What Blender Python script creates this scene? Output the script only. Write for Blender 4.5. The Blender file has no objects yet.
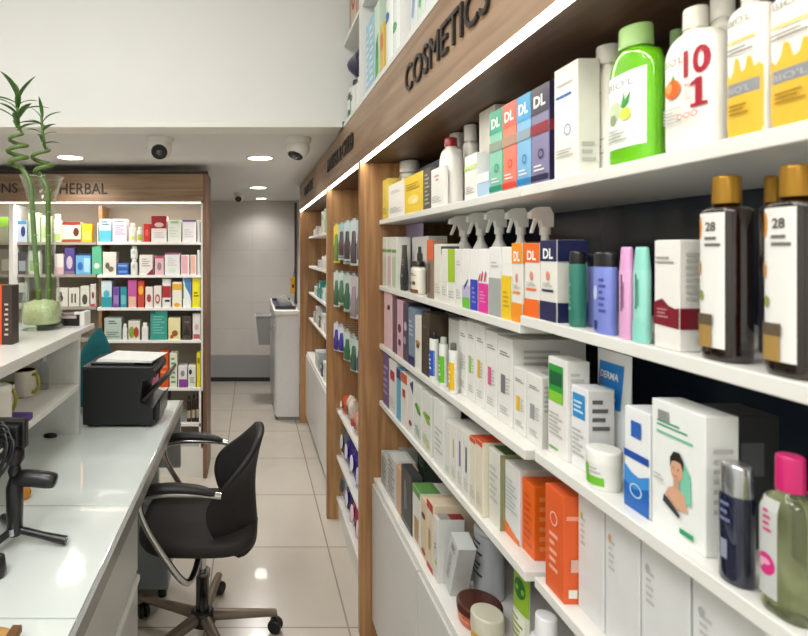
import bpy, bmesh, math, random
from mathutils import Vector, Matrix
random.seed(7)
PI = math.pi
sc = bpy.context.scene
COL = sc.collection
F = 529.0            # focal length in pixels of the 808x636 frame
CX, CY, EYE = 252.0, 250.0, 1.5

# ------------------------------------------------------------------ materials
def lin(c):
    c = c / 255.0
    return c / 12.92 if c <= 0.04045 else ((c + 0.055) / 1.055) ** 2.4
def rgb(c):
    if isinstance(c, str):
        c = c.lstrip('#'); c = tuple(int(c[i:i + 2], 16) for i in (0, 2, 4))
    return (lin(c[0]), lin(c[1]), lin(c[2]), 1.0)
_M = {}
def mat(c, rough=0.45, metal=0.0, coat=0.0, noise=0.04, scale=60.0, emit=0.0, key=None, trans=0.0, ior=1.45, bump=0.0):
    k = key or (str(c), rough, metal, coat, noise, scale, emit, trans, bump)
    if k in _M: return _M[k]
    m = bpy.data.materials.new('mat_%d' % len(_M)); m.use_nodes = True
    nt = m.node_tree; b = nt.nodes['Principled BSDF']
    col = rgb(c)
    b.inputs['Base Color'].default_value = col
    b.inputs['Roughness'].default_value = rough
    b.inputs['Metallic'].default_value = metal
    b.inputs['Coat Weight'].default_value = coat
    b.inputs['IOR'].default_value = ior
    b.inputs['Transmission Weight'].default_value = trans
    if emit:
        b.inputs['Emission Color'].default_value = col
        b.inputs['Emission Strength'].default_value = emit
    if noise > 0 and not emit:
        tc = nt.nodes.new('ShaderNodeTexCoord'); n = nt.nodes.new('ShaderNodeTexNoise')
        n.inputs['Scale'].default_value = scale; n.inputs['Detail'].default_value = 3
        nt.links.new(tc.outputs['Object'], n.inputs['Vector'])
        mx = nt.nodes.new('ShaderNodeMix'); mx.data_type = 'RGBA'
        mx.inputs[6].default_value = tuple(v * (1 - noise * 2) for v in col[:3]) + (1,)
        mx.inputs[7].default_value = tuple(min(1, v * (1 + noise)) for v in col[:3]) + (1,)
        nt.links.new(n.outputs['Fac'], mx.inputs[0]); nt.links.new(mx.outputs[2], b.inputs['Base Color'])
        if bump:
            bp = nt.nodes.new('ShaderNodeBump'); bp.inputs['Strength'].default_value = bump; bp.inputs['Distance'].default_value = 0.002
            nt.links.new(n.outputs['Fac'], bp.inputs['Height']); nt.links.new(bp.outputs['Normal'], b.inputs['Normal'])
    _M[k] = m
    return m
def wood(key, dark, light, axis, rough=0.45):
    if key in _M: return _M[key]
    m = bpy.data.materials.new(key); m.use_nodes = True
    nt = m.node_tree; b = nt.nodes['Principled BSDF']; b.inputs['Roughness'].default_value = rough
    g = nt.nodes.new('ShaderNodeNewGeometry'); mp = nt.nodes.new('ShaderNodeMapping')
    s = [38, 38, 38]; s[axis] = 2.2
    mp.inputs['Scale'].default_value = s
    nt.links.new(g.outputs['Position'], mp.inputs['Vector'])
    n = nt.nodes.new('ShaderNodeTexNoise'); n.inputs['Scale'].default_value = 1.0; n.inputs['Detail'].default_value = 5; n.inputs['Distortion'].default_value = 0.6
    nt.links.new(mp.outputs['Vector'], n.inputs['Vector'])
    mp2 = nt.nodes.new('ShaderNodeMapping'); s2 = [9, 9, 9]; s2[axis] = 0.6; mp2.inputs['Scale'].default_value = s2
    nt.links.new(g.outputs['Position'], mp2.inputs['Vector'])
    n2 = nt.nodes.new('ShaderNodeTexNoise'); n2.inputs['Scale'].default_value = 1.0; n2.inputs['Detail'].default_value = 2
    nt.links.new(mp2.outputs['Vector'], n2.inputs['Vector'])
    ad = nt.nodes.new('ShaderNodeMath'); ad.operation = 'ADD'; ad.use_clamp = True
    nt.links.new(n.outputs['Fac'], ad.inputs[0])
    sb = nt.nodes.new('ShaderNodeMath'); sb.operation = 'SUBTRACT'; sb.inputs[1].default_value = 0.5
    nt.links.new(n2.outputs['Fac'], sb.inputs[0]); nt.links.new(sb.outputs[0], ad.inputs[1])
    r = nt.nodes.new('ShaderNodeValToRGB'); r.color_ramp.elements[0].position = 0.3; r.color_ramp.elements[1].position = 0.7
    r.color_ramp.elements[0].color = rgb(dark); r.color_ramp.elements[1].color = rgb(light)
    nt.links.new(ad.outputs[0], r.inputs['Fac']); nt.links.new(r.outputs['Color'], b.inputs['Base Color'])
    _M[key] = m
    return m
def tiles(key, c1, c2, grout, w, h, mortar, origin, axes, rough, offset=0.0, coat=0.0):
    if key in _M: return _M[key]
    m = bpy.data.materials.new(key); m.use_nodes = True
    nt = m.node_tree; b = nt.nodes['Principled BSDF']; b.inputs['Roughness'].default_value = rough; b.inputs['Coat Weight'].default_value = coat
    g = nt.nodes.new('ShaderNodeNewGeometry'); sp = nt.nodes.new('ShaderNodeSeparateXYZ'); cb = nt.nodes.new('ShaderNodeCombineXYZ')
    nt.links.new(g.outputs['Position'], sp.inputs[0])
    for i, a in enumerate(axes):
        sb = nt.nodes.new('ShaderNodeMath'); sb.operation = 'SUBTRACT'; sb.inputs[1].default_value = origin[i]
        nt.links.new(sp.outputs[a], sb.inputs[0]); nt.links.new(sb.outputs[0], cb.inputs[i])
    br = nt.nodes.new('ShaderNodeTexBrick'); br.offset = offset; br.squash = 1.0
    br.inputs['Scale'].default_value = 1.0; br.inputs['Mortar Size'].default_value = mortar; br.inputs['Mortar Smooth'].default_value = 0.2
    br.inputs['Brick Width'].default_value = w; br.inputs['Row Height'].default_value = h
    br.inputs['Color1'].default_value = rgb(c1); br.inputs['Color2'].default_value = rgb(c2); br.inputs['Mortar'].default_value = rgb(grout)
    nt.links.new(cb.outputs[0], br.inputs['Vector'])
    n = nt.nodes.new('ShaderNodeTexNoise'); n.inputs['Scale'].default_value = 5; n.inputs['Detail'].default_value = 6
    nt.links.new(g.outputs['Position'], n.inputs['Vector'])
    mr = nt.nodes.new('ShaderNodeMapRange'); mr.inputs['To Min'].default_value = 0.9; mr.inputs['To Max'].default_value = 1.06
    nt.links.new(n.outputs['Fac'], mr.inputs['Value'])
    mx = nt.nodes.new('ShaderNodeMix'); mx.data_type = 'RGBA'; mx.blend_type = 'MULTIPLY'; mx.inputs[0].default_value = 1
    nt.links.new(br.outputs['Color'], mx.inputs[6]); nt.links.new(mr.outputs[0], mx.inputs[7])
    nt.links.new(mx.outputs[2], b.inputs['Base Color'])
    bp = nt.nodes.new('ShaderNodeBump'); bp.inputs['Strength'].default_value = 0.25; bp.inputs['Distance'].default_value = 0.002; bp.invert = True
    nt.links.new(br.outputs['Fac'], bp.inputs['Height']); nt.links.new(bp.outputs['Normal'], b.inputs['Normal'])
    _M[key] = m
    return m
def glass(key, c, rough=0.02, ior=1.45):
    # thin clear glass: transparent body with fresnel reflections
    if key in _M: return _M[key]
    m = bpy.data.materials.new(key); m.use_nodes = True; nt = m.node_tree
    nt.nodes.remove(nt.nodes['Principled BSDF']); out = nt.nodes['Material Output']
    t = nt.nodes.new('ShaderNodeBsdfTransparent'); t.inputs['Color'].default_value = rgb(c)
    g = nt.nodes.new('ShaderNodeBsdfGlossy'); g.inputs['Roughness'].default_value = rough; g.inputs['Color'].default_value = (.95, .97, .95, 1)
    f = nt.nodes.new('ShaderNodeLayerWeight'); f.inputs['Blend'].default_value = .22
    r = nt.nodes.new('ShaderNodeMapRange'); r.inputs['To Min'].default_value = .03; r.inputs['To Max'].default_value = .75
    nt.links.new(f.outputs['Facing'], r.inputs['Value']); r.inputs['From Min'].default_value = .15
    mx = nt.nodes.new('ShaderNodeMixShader'); nt.links.new(r.outputs[0], mx.inputs[0]); nt.links.new(t.outputs[0], mx.inputs[1]); nt.links.new(g.outputs[0], mx.inputs[2])
    nt.links.new(mx.outputs[0], out.inputs['Surface']); _M[key] = m
    return m

WOODV = wood('wood_vertical', '#8b6340', '#b78c5e', 2)
WOODY = wood('wood_along', '#8b6f58', '#ab8e74', 1)
WOODX = wood('wood_across', '#84664c', '#a48468', 0)
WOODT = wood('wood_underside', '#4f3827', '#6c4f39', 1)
WHITE = mat('#e9e8e3', 0.35, noise=0.02, scale=8)
PAINT = mat('#e8e8e4', 0.6, noise=0.015, scale=5)
CEILM = mat('#dcdcda', 0.6, noise=0.015, scale=5)
DARK = mat('#1d2939', 0.2, noise=0.05, scale=4)
LED = mat('#fff6e6', emit=14.0, key='led')
BLACK = mat('#161617', 0.4)
CHROME = mat('#c9c9c9', 0.18, metal=1.0, noise=0.0)

# ------------------------------------------------------------------ mesh builder
class MB:
    def __init__(s): s.v = []; s.f = []; s.mi = []; s.m = []; s.sm = []
    def slot(s, m):
        if m not in s.m: s.m.append(m)
        return s.m.index(m)
    def add(s, vs, fs, m, smooth=False, M=None):
        o = len(s.v); k = s.slot(m)
        s.v += [tuple(M @ Vector(p)) if M else tuple(p) for p in vs]
        for f in fs: s.f.append(tuple(i + o for i in f)); s.mi.append(k); s.sm.append(smooth)
    def box(s, x0, x1, y0, y1, z0, z1, m, ch=0.0, M=None):
        if ch <= 0:
            vs = [(x, y, z) for z in (z0, z1) for y in (y0, y1) for x in (x0, x1)]
            fs = [(0, 2, 3, 1), (4, 5, 7, 6), (0, 1, 5, 4), (2, 6, 7, 3), (0, 4, 6, 2), (1, 3, 7, 5)]
            s.add(vs, fs, m, False, M); return
        bm = bmesh.new(); bmesh.ops.create_cube(bm, size=1)
        for v in bm.verts: v.co = Vector(((x0 + x1) / 2 + v.co.x * (x1 - x0), (y0 + y1) / 2 + v.co.y * (y1 - y0), (z0 + z1) / 2 + v.co.z * (z1 - z0)))
        bmesh.ops.bevel(bm, geom=bm.edges[:], offset=ch, segments=2, affect='EDGES', profile=0.5)
        bm.verts.index_update()
        s.add([v.co[:] for v in bm.verts], [[v.index for v in f.verts] for f in bm.faces], m, False, M); bm.free()
    def loft(s, rings, m, n=28, M=None, caps=True, smooth=True):
        # rings: list of closed point lists of equal length
        k = len(rings[0]); vs = [p for r in rings for p in r]; fs = []
        for i in range(len(rings) - 1):
            for j in range(k):
                a = i * k + j; b = i * k + (j + 1) % k
                fs.append((a, b, b + k, a + k))
        s.add(vs, fs, m, smooth, M)
        if caps:
            s.add(rings[0], [tuple(reversed(range(k)))], m, False, M); s.add(rings[-1], [tuple(range(k))], m, False, M)
    def lathe(s, prof, m, cx=0, cy=0, n=28, caps=True, M=None, e=2.0, smooth=True):
        # prof: (z, rx, ry)
        s.loft([sring(z, rx, ry, cx, cy, n, e) for (z, rx, ry) in prof], m, M=M, caps=caps, smooth=smooth)
    def tube(s, path, r, m, n=10, caps=True, closed=False):
        P = [Vector(p) for p in path]; rings = []
        up = None
        for i, p in enumerate(P):
            if closed: t = (P[(i + 1) % len(P)] - P[i - 1])
            else: t = (P[min(i + 1, len(P) - 1)] - P[max(i - 1, 0)])
            t.normalize()
            if up is None:
                a = Vector((0, 0, 1)) if abs(t.z) < 0.9 else Vector((1, 0, 0)); up = t.cross(a).normalized()
            up = (up - t * up.dot(t)).normalized(); w = t.cross(up)
            rr = r[i] if isinstance(r, (list, tuple)) else r
            rings.append([tuple(p + up * (rr * math.cos(2 * PI * j / n)) + w * (rr * math.sin(2 * PI * j / n))) for j in range(n)])
        if closed: rings.append(rings[0])
        s.loft(rings, m, caps=caps and not closed)
    def prism(s, pts, axis, a, b, m, M=None):
        # pts 2D polygon in the two other axes, extruded from a to b along axis
        def P(u, v, w): return (w, u, v) if axis == 0 else ((u, w, v) if axis == 1 else (u, v, w))
        n = len(pts); vs = [P(u, v, a) for u, v in pts] + [P(u, v, b) for u, v in pts]
        fs = [tuple(range(n)), tuple(reversed(range(n, 2 * n)))] + [(i, i + n, (i + 1) % n + n, (i + 1) % n) for i in range(n)]
        s.add(vs, fs, m, False, M)
    def build(s, name, parent=None, loc=None, rz=0.0, fix=True):
        me = bpy.data.meshes.new(name); me.from_pydata(s.v, [], s.f)
        for m in s.m: me.materials.append(m)
        me.polygons.foreach_set('material_index', s.mi); me.polygons.foreach_set('use_smooth', s.sm)
        me.update()
        if fix:
            bm = bmesh.new(); bm.from_mesh(me); bmesh.ops.recalc_face_normals(bm, faces=bm.faces[:]); bm.to_mesh(me); bm.free()
        o = bpy.data.objects.new(name, me); COL.objects.link(o)
        if parent: o.parent = parent
        if loc: o.location = loc
        if rz: o.rotation_euler = (0, 0, rz)
        return o
def sring(z, rx, ry, cx=0, cy=0, n=28, e=2.0):
    out = []
    for j in range(n):
        a = 2 * PI * j / n; c, q = math.cos(a), math.sin(a)
        out.append((cx + rx * math.copysign(abs(c) ** (2 / e), c), cy + ry * math.copysign(abs(q) ** (2 / e), q), z))
    return out
def smooth_path(pts, n=8):
    P = [Vector(p) for p in pts]; out = []
    for i in range(len(P) - 1):
        a, b, c, d = P[max(i - 1, 0)], P[i], P[i + 1], P[min(i + 2, len(P) - 1)]
        for k in range(n):
            t = k / n
            out.append(0.5 * ((2 * b) + (c - a) * t + (2 * a - 5 * b + 4 * c - d) * t * t + (3 * b - a - 3 * c + d) * t ** 3))
    out.append(P[-1]); return out
_T = {}
def text_tris(txt, bold=0.0):
    """flat outline of the text as triangles, cap height 1, left edge at 0; returns verts2d, tris, width"""
    k = (txt, bold)
    if k in _T: return _T[k]
    cu = bpy.data.curves.new('t', 'FONT'); cu.body = txt; cu.size = 1.0; cu.offset = bold; cu.resolution_u = 3
    o = bpy.data.objects.new('t', cu); COL.objects.link(o)
    bpy.context.view_layer.update()
    me = o.evaluated_get(bpy.context.evaluated_depsgraph_get()).to_mesh()
    me.calc_loop_triangles()
    vs = [(v.co.x, v.co.y) for v in me.vertices]; ts = [tuple(t.vertices) for t in me.loop_triangles]
    o.to_mesh_clear(); bpy.data.objects.remove(o); bpy.data.curves.remove(cu)
    x0 = min(v[0] for v in vs); y0 = min(v[1] for v in vs); h = max(v[1] for v in vs) - y0
    vs = [((x - x0) / h, (y - y0) / h) for x, y in vs]
    _T[k] = (vs, ts, max(v[0] for v in vs)); return _T[k]

def tag(o, label, cat, group=None, kind=None):
    o['label'] = label; o['category'] = cat
    if group: o['group'] = group
    if kind: o['kind'] = kind
    return o
def thing(name, label, cat, loc=(0, 0, 0), rz=0.0, group=None):
    o = bpy.data.objects.new(name, None); COL.objects.link(o); o.empty_display_size = 0.05
    o.location = loc; o.rotation_euler = (0, 0, rz)
    return tag(o, label, cat, group)
def struct(o): o['kind'] = 'structure'; return o

# ------------------------------------------------------------------ printed artwork on a front face
def art(mb, W, H, fy, decals, D=None, base=0.0005):
    """decals in units of the front face: u 0..1 left to right, v 0..1 upwards; fy(x, z) is the front surface"""
    n = 0
    for d in decals:
        k = d[0]; n += 1; off = base + 0.00025 * n
        def P(u, v): 
            x = (u - 0.5) * W; z = v * H
            return (x, fy(x, z) - off, z)
        if k == 'r':
            _, u0, v0, u1, v1, c = d; q = 8
            nv = 8 if abs(v1 - v0) > .12 else 1
            vs = [P(u0 + (u1 - u0) * i / q, v0 + (v1 - v0) * j / nv) for j in range(nv + 1) for i in range(q + 1)]
            mb.add(vs, [(j * (q + 1) + i, j * (q + 1) + i + 1, (j + 1) * (q + 1) + i + 1, (j + 1) * (q + 1) + i) for j in range(nv) for i in range(q)], pm(c))
        elif k == 'h':   # wavy filled foot: list of heights across the width
            _, u0, u1, hs, c = d; q = 4 * (len(hs) - 1); nv = 6
            def hh(t):
                t = t * (len(hs) - 1); i = min(len(hs) - 2, int(t)); f = t - i; f = f * f * (3 - 2 * f)
                return hs[i] + (hs[i + 1] - hs[i]) * f
            vs = [P(u0 + (u1 - u0) * i / q, .01 + (hh(i / q) - .01) * j / nv) for j in range(nv + 1) for i in range(q + 1)]
            mb.add(vs, [(j * (q + 1) + i, j * (q + 1) + i + 1, (j + 1) * (q + 1) + i + 1, (j + 1) * (q + 1) + i) for j in range(nv) for i in range(q)], pm(c))
        elif k == 'e':
            _, u, v, ru, rv, c = d
            vs = [P(u, v)] + [P(u + ru * math.cos(2 * PI * i / 18), v + rv * math.sin(2 * PI * i / 18)) for i in range(18)]
            mb.add(vs, [(0, 1 + i, 1 + (i + 1) % 18) for i in range(18)], pm(c))
        elif k == 'o':   # ring
            _, u, v, ru, rv, t, c = d; q = 20
            vs = [P(u + ru * s * math.cos(2 * PI * i / q), v + rv * s * math.sin(2 * PI * i / q)) for s in (1, 1 - t) for i in range(q)]
            mb.add(vs, [(i, (i + 1) % q, q + (i + 1) % q, q + i) for i in range(q)], pm(c))
        elif k == 'p':
            _, pts, c = d
            mb.add([P(u, v) for u, v in pts], [tuple(range(len(pts)))], pm(c))
        elif k == 'l':   # lines of small print
            _, u0, v0, u1, v1, c, rows = d
            for i in range(rows):
                va = v0 + (v1 - v0) * (i + 0.25) / rows; vb = v0 + (v1 - v0) * (i + 0.7) / rows
                ue = u1 - (u1 - u0) * (0.0, 0.25, 0.1, 0.4)[i % 4]
                q = 5; vs = [P(u0 + (ue - u0) * j / q, v) for v in (va, vb) for j in range(q + 1)]
                mb.add(vs, [(j, j + 1, j + q + 2, j + q + 1) for j in range(q)], pm(c))
        elif k in 'tT':   # text: left u, bottom v, width in u, height in v
            _, u, v, wu, hv, txt, c = d
            vs, ts, tw = text_tris(txt, 0.03 if k == 'T' else 0.0)
            mb.add([P(u + x / tw * wu, v + y * hv) for x, y in vs], ts, pm(c))
        elif k == 'V':   # text running upwards
            _, u, v, wu, hv, txt, c = d
            vs, ts, tw = text_tris(txt, 0.01)
            mb.add([P(u + wu - y * wu, v + x / tw * hv) for x, y in vs], ts, pm(c))
        elif k == 's' and D:   # rectangle on the right-hand side: s0..s1 from front to back
            _, s0, v0, s1, v1, c = d; x = W / 2 + off
            mb.add([(x, s0 * D, v0 * H), (x, s1 * D, v0 * H), (x, s1 * D, v1 * H), (x, s0 * D, v1 * H)], [(0, 1, 2, 3)], pm(c))
        elif k == 'S' and D:   # print lines on the right-hand side
            _, s0, v0, s1, v1, c, rows = d; x = W / 2 + off
            for i in range(rows):
                va = v0 + (v1 - v0) * (i + 0.25) / rows; vb = v0 + (v1 - v0) * (i + 0.7) / rows
                se = s1 - (s1 - s0) * (0.0, 0.25, 0.1, 0.4)[i % 4]
                mb.add([(x, s0 * D, va * H), (x, se * D, va * H), (x, se * D, vb * H), (x, s0 * D, vb * H)], [(0, 1, 2, 3)], pm(c))
        elif k == 'c' and D:   # rectangle on the top
            _, u0, s0, u1, s1, c = d; z = H + off
            mb.add([((u0 - .5) * W, s0 * D, z), ((u1 - .5) * W, s0 * D, z), ((u1 - .5) * W, s1 * D, z), ((u0 - .5) * W, s1 * D, z)], [(0, 1, 2, 3)], pm(c))
def pm(c):
    if not isinstance(c, str): return c
    return mat(c, 0.4, noise=0.0)
def cm(c, rough=0.42): return mat(c, rough, noise=0.03, scale=35)

# ------------------------------------------------------------------ products (front at y=0 facing -y, base at z=0)
def carton(root, W, D, H, c, decals=(), jar=None):
    mb = MB(); ch = min(0.0012, W * 0.08)
    mb.box(-W / 2, W / 2, 0, D, 0, H, cm(c), ch)
    # tuck flap seam and thumb notch of the carton's lid
    mb.box(-W * .46, W * .46, D * .06, D * .94, H, H + 0.0004, cm(c))
    art(mb, W, H, lambda x, z: 0.0, decals, D)
    return mb
def bodyfn(prof, e, dc):
    def fy(x, z):
        for i in range(len(prof) - 1):
            if prof[i][0] <= z <= prof[i + 1][0] or i == len(prof) - 2:
                t = (z - prof[i][0]) / max(1e-6, prof[i + 1][0] - prof[i][0]); t = min(1, max(0, t))
                rx = prof[i][1] + t * (prof[i + 1][1] - prof[i][1]); ry = prof[i][2] + t * (prof[i + 1][2] - prof[i][2])
                break
        q = min(0.985, abs(x) / rx)
        return dc - ry * (1 - q ** e) ** (1 / e)
    return fy
def roundish(kind, root, W, D, H, c, cap, decals, opt):
    """bottles, jars, tubes, sprays: body + cap + label as parts of root"""
    e = opt.get('e', 2.6); rx, ry = W / 2, D / 2; dc = D / 2; bm_ = opt.get('bm') or mat(c, 0.28, coat=0.3, noise=0.02)
    cm_ = opt.get('cm') or mat(cap, 0.3, coat=0.2, noise=0.02)
    sh = opt.get('sh', 0.72); nk = opt.get('nk', 0.42); ct = opt.get('cf', 0.14)
    body = MB(); cp = MB()
    if kind == 'bottle':
        zb = H * (1 - ct); zs = H * sh; nr = W * nk / 2
        nx = nr; ny = min(nr, ry * .95)
        prof = [(0, rx * .9, ry * .9), (0.004, rx * .985, ry * .985), (0.009, rx, ry), (zs, rx, ry)]
        for i in range(1, 6):
            a = i / 5 * PI / 2
            prof.append((zs + (zb - 0.004 - zs) * math.sin(a), nx + (rx - nx) * math.cos(a), ny + (ry - ny) * math.cos(a)))
        prof.append((zb + 0.002, nx * .85, ny * .85))
        body.lathe(prof, bm_, 0, dc, 32, e=e)
        f = opt.get('capr', 1.12)
        cr = [(zb, nx * f, ny * f), (H - 0.003, nx * f * .97, ny * f * .97), (H - 0.0008, nx * f * .92, ny * f * .92), (H, nx * f * .8, ny * f * .8)]
        cp.lathe(cr, cm_, 0, dc, 28)
    elif kind == 'flask':     # straight sided with a cap as wide as the body
        zb = H * (1 - ct)
        prof = [(0, rx * .92, ry * .92), (0.003, rx, ry), (zb - 0.003, rx, ry), (zb, rx * .94, ry * .94)]
        body.lathe(prof, bm_, 0, dc, 32, e=e)
        w = opt.get('capw', 0.96)
        cp.lathe([(zb, rx * w, ry * w), (H - 0.004, rx * w * opt.get('tp', 1), ry * w * opt.get('tp', 1)), (H - 0.001, rx * w * .93 * opt.get('tp', 1), ry * w * .93 * opt.get('tp', 1)), (H, rx * w * .8 * opt.get('tp', 1), ry * w * .8 * opt.get('tp', 1))], cm_, 0, dc, 32, e=e)
    elif kind == 'tube':      # stands on its cap, crimped at the top
        zc = H * ct
        prof = [(zc, rx * .86, ry * .92), (zc + H * .03, rx * .93, ry)]
        for i in range(1, 8):
            t = i / 7; prof.append((zc + H * .03 + (H * .94 - zc - H * .03) * t, rx * (.93 + .07 * t), max(0.0012, ry * (1 - t ** 1.6))))
        prof.append((H, rx, 0.0012))
        body.lathe(prof, bm_, 0, dc, 32)
        cp.lathe([(0, rx * .8, ry * .82), (0.002, rx * .84, ry * .88), (zc, rx * .86, ry * .9)], cm_, 0, dc, 28)
    elif kind == 'jar':
        zb = H * (1 - ct)
        prof = [(0, rx * .86, ry * .86), (0.004, rx * .93, ry * .93), (zb, rx * .97, ry * .97)]
        body.lathe(prof, bm_, 0, dc, 36, e=2)
        cp.lathe([(zb - 0.001, rx, ry), (H - 0.004, rx, ry), (H - 0.001, rx * .97, ry * .97), (H, rx * .9, ry * .9)], cm_, 0, dc, 36, e=2)
    fy = bodyfn(prof, e if kind in ('bottle', 'flask') else 2.0, dc)
    body.build(opt.get('bname', 'body'), root)
    cp.build(opt.get('cname', 'cap'), root)
    if decals:
        lb = MB(); art(lb, W, H, fy, decals); lb.build('printed_label', root, fix=False)
    return
def spray(root, W, D, H, c, cap):
    dc = D / 2; body = MB(); bm_ = mat(c, 0.3, noise=0.02); cm_ = mat(cap, 0.35, noise=0.02)
    body.lathe([(0, W * .46, D * .46), (0.004, W * .5, D * .5), (H * .5, W * .5, D * .5), (H * .62, W * .42, D * .42), (H * .7, W * .2, D * .2), (H * .76, W * .18, D * .18)], bm_, 0, dc, 26, e=2.4)
    body.build('body', root)
    hd = MB(); r = W * .22
    hd.lathe([(H * .75, r, r), (H * .82, r, r)], cm_, 0, dc, 20)
    # head: rounded hood leaning forward, nozzle in front
    hd.prism([(dc + r * 1.3, H * .82), (dc + r * 1.35, H * .93), (dc + r * .6, H), (dc - r * 1.6, H), (dc - r * 3.0, H * .955), (dc - r * 3.1, H * .9), (dc - r * 1.2, H * .89), (dc - r * .8, H * .82)], 0, -r * .75, r * .75, cm_)
    hd.build('spray_head', root)
    tr = MB(); tr.prism([(dc - r * 1.5, H * .9), (dc - r * 2.1, H * .9), (dc - r * 2.9, H * .77), (dc - r * 2.5, H * .765)], 0, -r * .35, r * .35, cm_)
    tr.build('trigger', root)
# ================================================================== SETTING
FLOORM = tiles('floor_tiles', '#c4bcb1', '#beb6aa', '#8f877b', 0.57, 0.57, 0.004, (0.383 - 5.7, 2.672 - 5.7), (0, 1), 0.22, coat=0.25)
WALLT = tiles('wall_tiles', '#d4cfcb', '#d0cbc7', '#bdb8b5', 0.6, 0.3, 0.002, (-6.0, 0.0), (0, 2), 0.35)
def sbox(name, x0, x1, y0, y1, z0, z1, m, ch=0):
    mb = MB(); mb.box(x0, x1, y0, y1, z0, z1, m, ch); return struct(mb.build(name))
sbox('floor', -2.3, 0.95, -3.1, 6.15, -0.06, 0.0, FLOORM)
sbox('wall_left', -2.3, -2.2, -3.0, 6.05, 0, 3.1, PAINT)
sbox('wall_right', 0.85, 0.95, -3.0, 6.05, 0, 3.1, PAINT)
sbox('wall_front', -2.3, 0.95, -3.1, -3.0, 0, 3.1, PAINT)
sbox('wall_back', -2.3, 0.95, 6.05, 6.15, 0, 3.1, WALLT)
sbox('ceiling', -2.3, 0.95, -3.1, 2.56, 3.1, 3.16, CEILM)
sbox('wall_bulkhead', -2.2, 0.85, 2.43, 2.55, 2.09, 3.1, PAINT)
mb = MB(); mb.box(-2.2, 0.415, 2.422, 2.56, 2.062, 2.09, WHITE, 0.002); struct(mb.build('trim_1'))
sbox('ceiling', -2.2, 0.85, 2.56, 6.05, 2.062, 2.12, CEILM)
sbox('baseboard_back', -2.2, 0.5, 6.03, 6.05, 0.05, 0.3, mat('#9a9b9d', 0.4))
sbox('gap_shade', -2.2, 0.5, 6.035, 6.05, 0.0, 0.05, mat('#2b2b2c', 0.5))  # shade of the gap below the baseboard, painted as a dark strip
sbox('wall_end', 0.5, 0.85, 5.93, 6.05, 0.0, 2.062, PAINT)
sbox('trim_3', 0.478, 0.5, 5.9, 5.98, 0.9, 2.03, mat('#3a3c40', 0.4))

# ================================================================== LONG SHELVING ON THE RIGHT
XF, XS, XB, XW = 0.418, 0.493, 0.471, 0.82
P0, P1, P2, P3 = 0.28, 2.05, 2.95, 4.60
SH = {1: 1.616, 2: 1.364, 3: 1.138, 4: 0.918, 5: 0.62}
J = [0.30, 0.974, 1.49, 2.05]
LAM = mat('#e6e5e0', 0.3, noise=0.02, scale=8)
DOORM = mat('#d3d2ce', 0.35, noise=0.02, scale=6)
def shelf_board(parent, y0, y1, z, xf, t=0.018, m=LAM):
    mb = MB(); mb.box(xf, XW - 0.012, y0 + 0.0015, y1 - 0.0015, z - t, z, m, 0.0015); return mb.build('shelf', parent)
def part_box(name, parent, x0, x1, y0, y1, z0, z1, m, ch=0.0):
    mb = MB(); mb.box(x0, x1, y0, y1, z0, z1, m, ch); return mb.build(name, parent)
def bay_unit(label, y0, y1, backm):
    u = thing('shelving_unit', label, 'shelving', (0, 0, 0), group='wooden shelving bays along the right wall')
    part_box('side_panel', u, XF, XW, y1, y1 + 0.032, 0, 1.842, WOODV, 0.001)
    part_box('back_panel', u, XW - 0.012, XW, y0 + .002, y1 - .002, 0.02, 1.836, backm)
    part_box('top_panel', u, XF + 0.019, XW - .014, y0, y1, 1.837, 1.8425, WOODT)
    st = part_box('light_strip', u, XF + 0.002, XF + 0.018, y0 + .004, y1 - .004, 1.838, 1.8425, LED); st['label'] = 'glowing white light strip'
    return u
CZ = {1: 0.0, 2: 0.016, 3: 0.012, 4: 0.012}   # the nearest bay's boards sit slightly higher
near = bay_unit('wide dark-backed shelving unit full of cosmetics, nearest the camera on the right', P0, P1, DARK)
for k in (1, 2, 3, 4):
    for j in range(3):
        dz = 0.0; dx = 0.0
        if j == 0: dz = CZ[k]
        ya, yb = J[j], J[j + 1]
        if k in (3, 4): ya, yb = (0.955 if j == 1 else ya), (0.925 if j == 0 else yb)
        shelf_board(near, ya, yb, SH[k] + dz, XS + dx)
b = part_box('base_cabinet', near, XB + 0.012, XW - .014, P0, P1 - .002, 0.06, SH[5] - 0.02, DOORM)
part_box('worktop', near, XB, XW - .014, P0, P1 - .002, SH[5] - 0.02, SH[5], LAM, 0.0015)
for j in range(3):
    part_box('cabinet_door', near, XB - 0.006, XB + 0.012, J[j] + 0.003, J[j + 1] - 0.003, 0.07, SH[5] - 0.024, DOORM, 0.001)
part_box('plinth', near, XB + 0.04, XW - .02, P0, P1 - .002, 0.0, 0.06, mat('#8d8d8c', 0.4))
mid = bay_unit('narrow shelving bay with hanging blister packs, behind the first wooden post', P1 + 0.032, P2, WOODV)
for z, nm in ((0.62, 'shelf'), (0.36, 'shelf'), (0.13, 'shelf')): shelf_board(mid, P1 + .034, P2, z, XB)
part_box('plinth', mid, XB + .01, XW - .02, P1 + .034, P2, 0.0, 0.11, DOORM)
far = bay_unit('farthest wooden shelving bay holding small white cartons', P2 + 0.032, P3, WOODV)
for k in (1, 2, 3, 4): shelf_board(far, P2 + .034, P3, SH[k], XS)
part_box('base_cabinet', far, XB + .012, XW - .014, P2 + .034, P3 - .002, 0.06, SH[5] - 0.02, DOORM)
part_box('worktop', far, XB, XW - .014, P2 + .034, P3 - .002, SH[5] - 0.02, SH[5], LAM)
for j in range(3):
    w = (P3 - P2 - .034) / 3
    part_box('cabinet_door', far, XB - .006, XB + .012, P2 + .034 + w * j + .003, P2 + .034 + w * (j + 1) - .003, .07, SH[5] - .024, DOORM)
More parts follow.
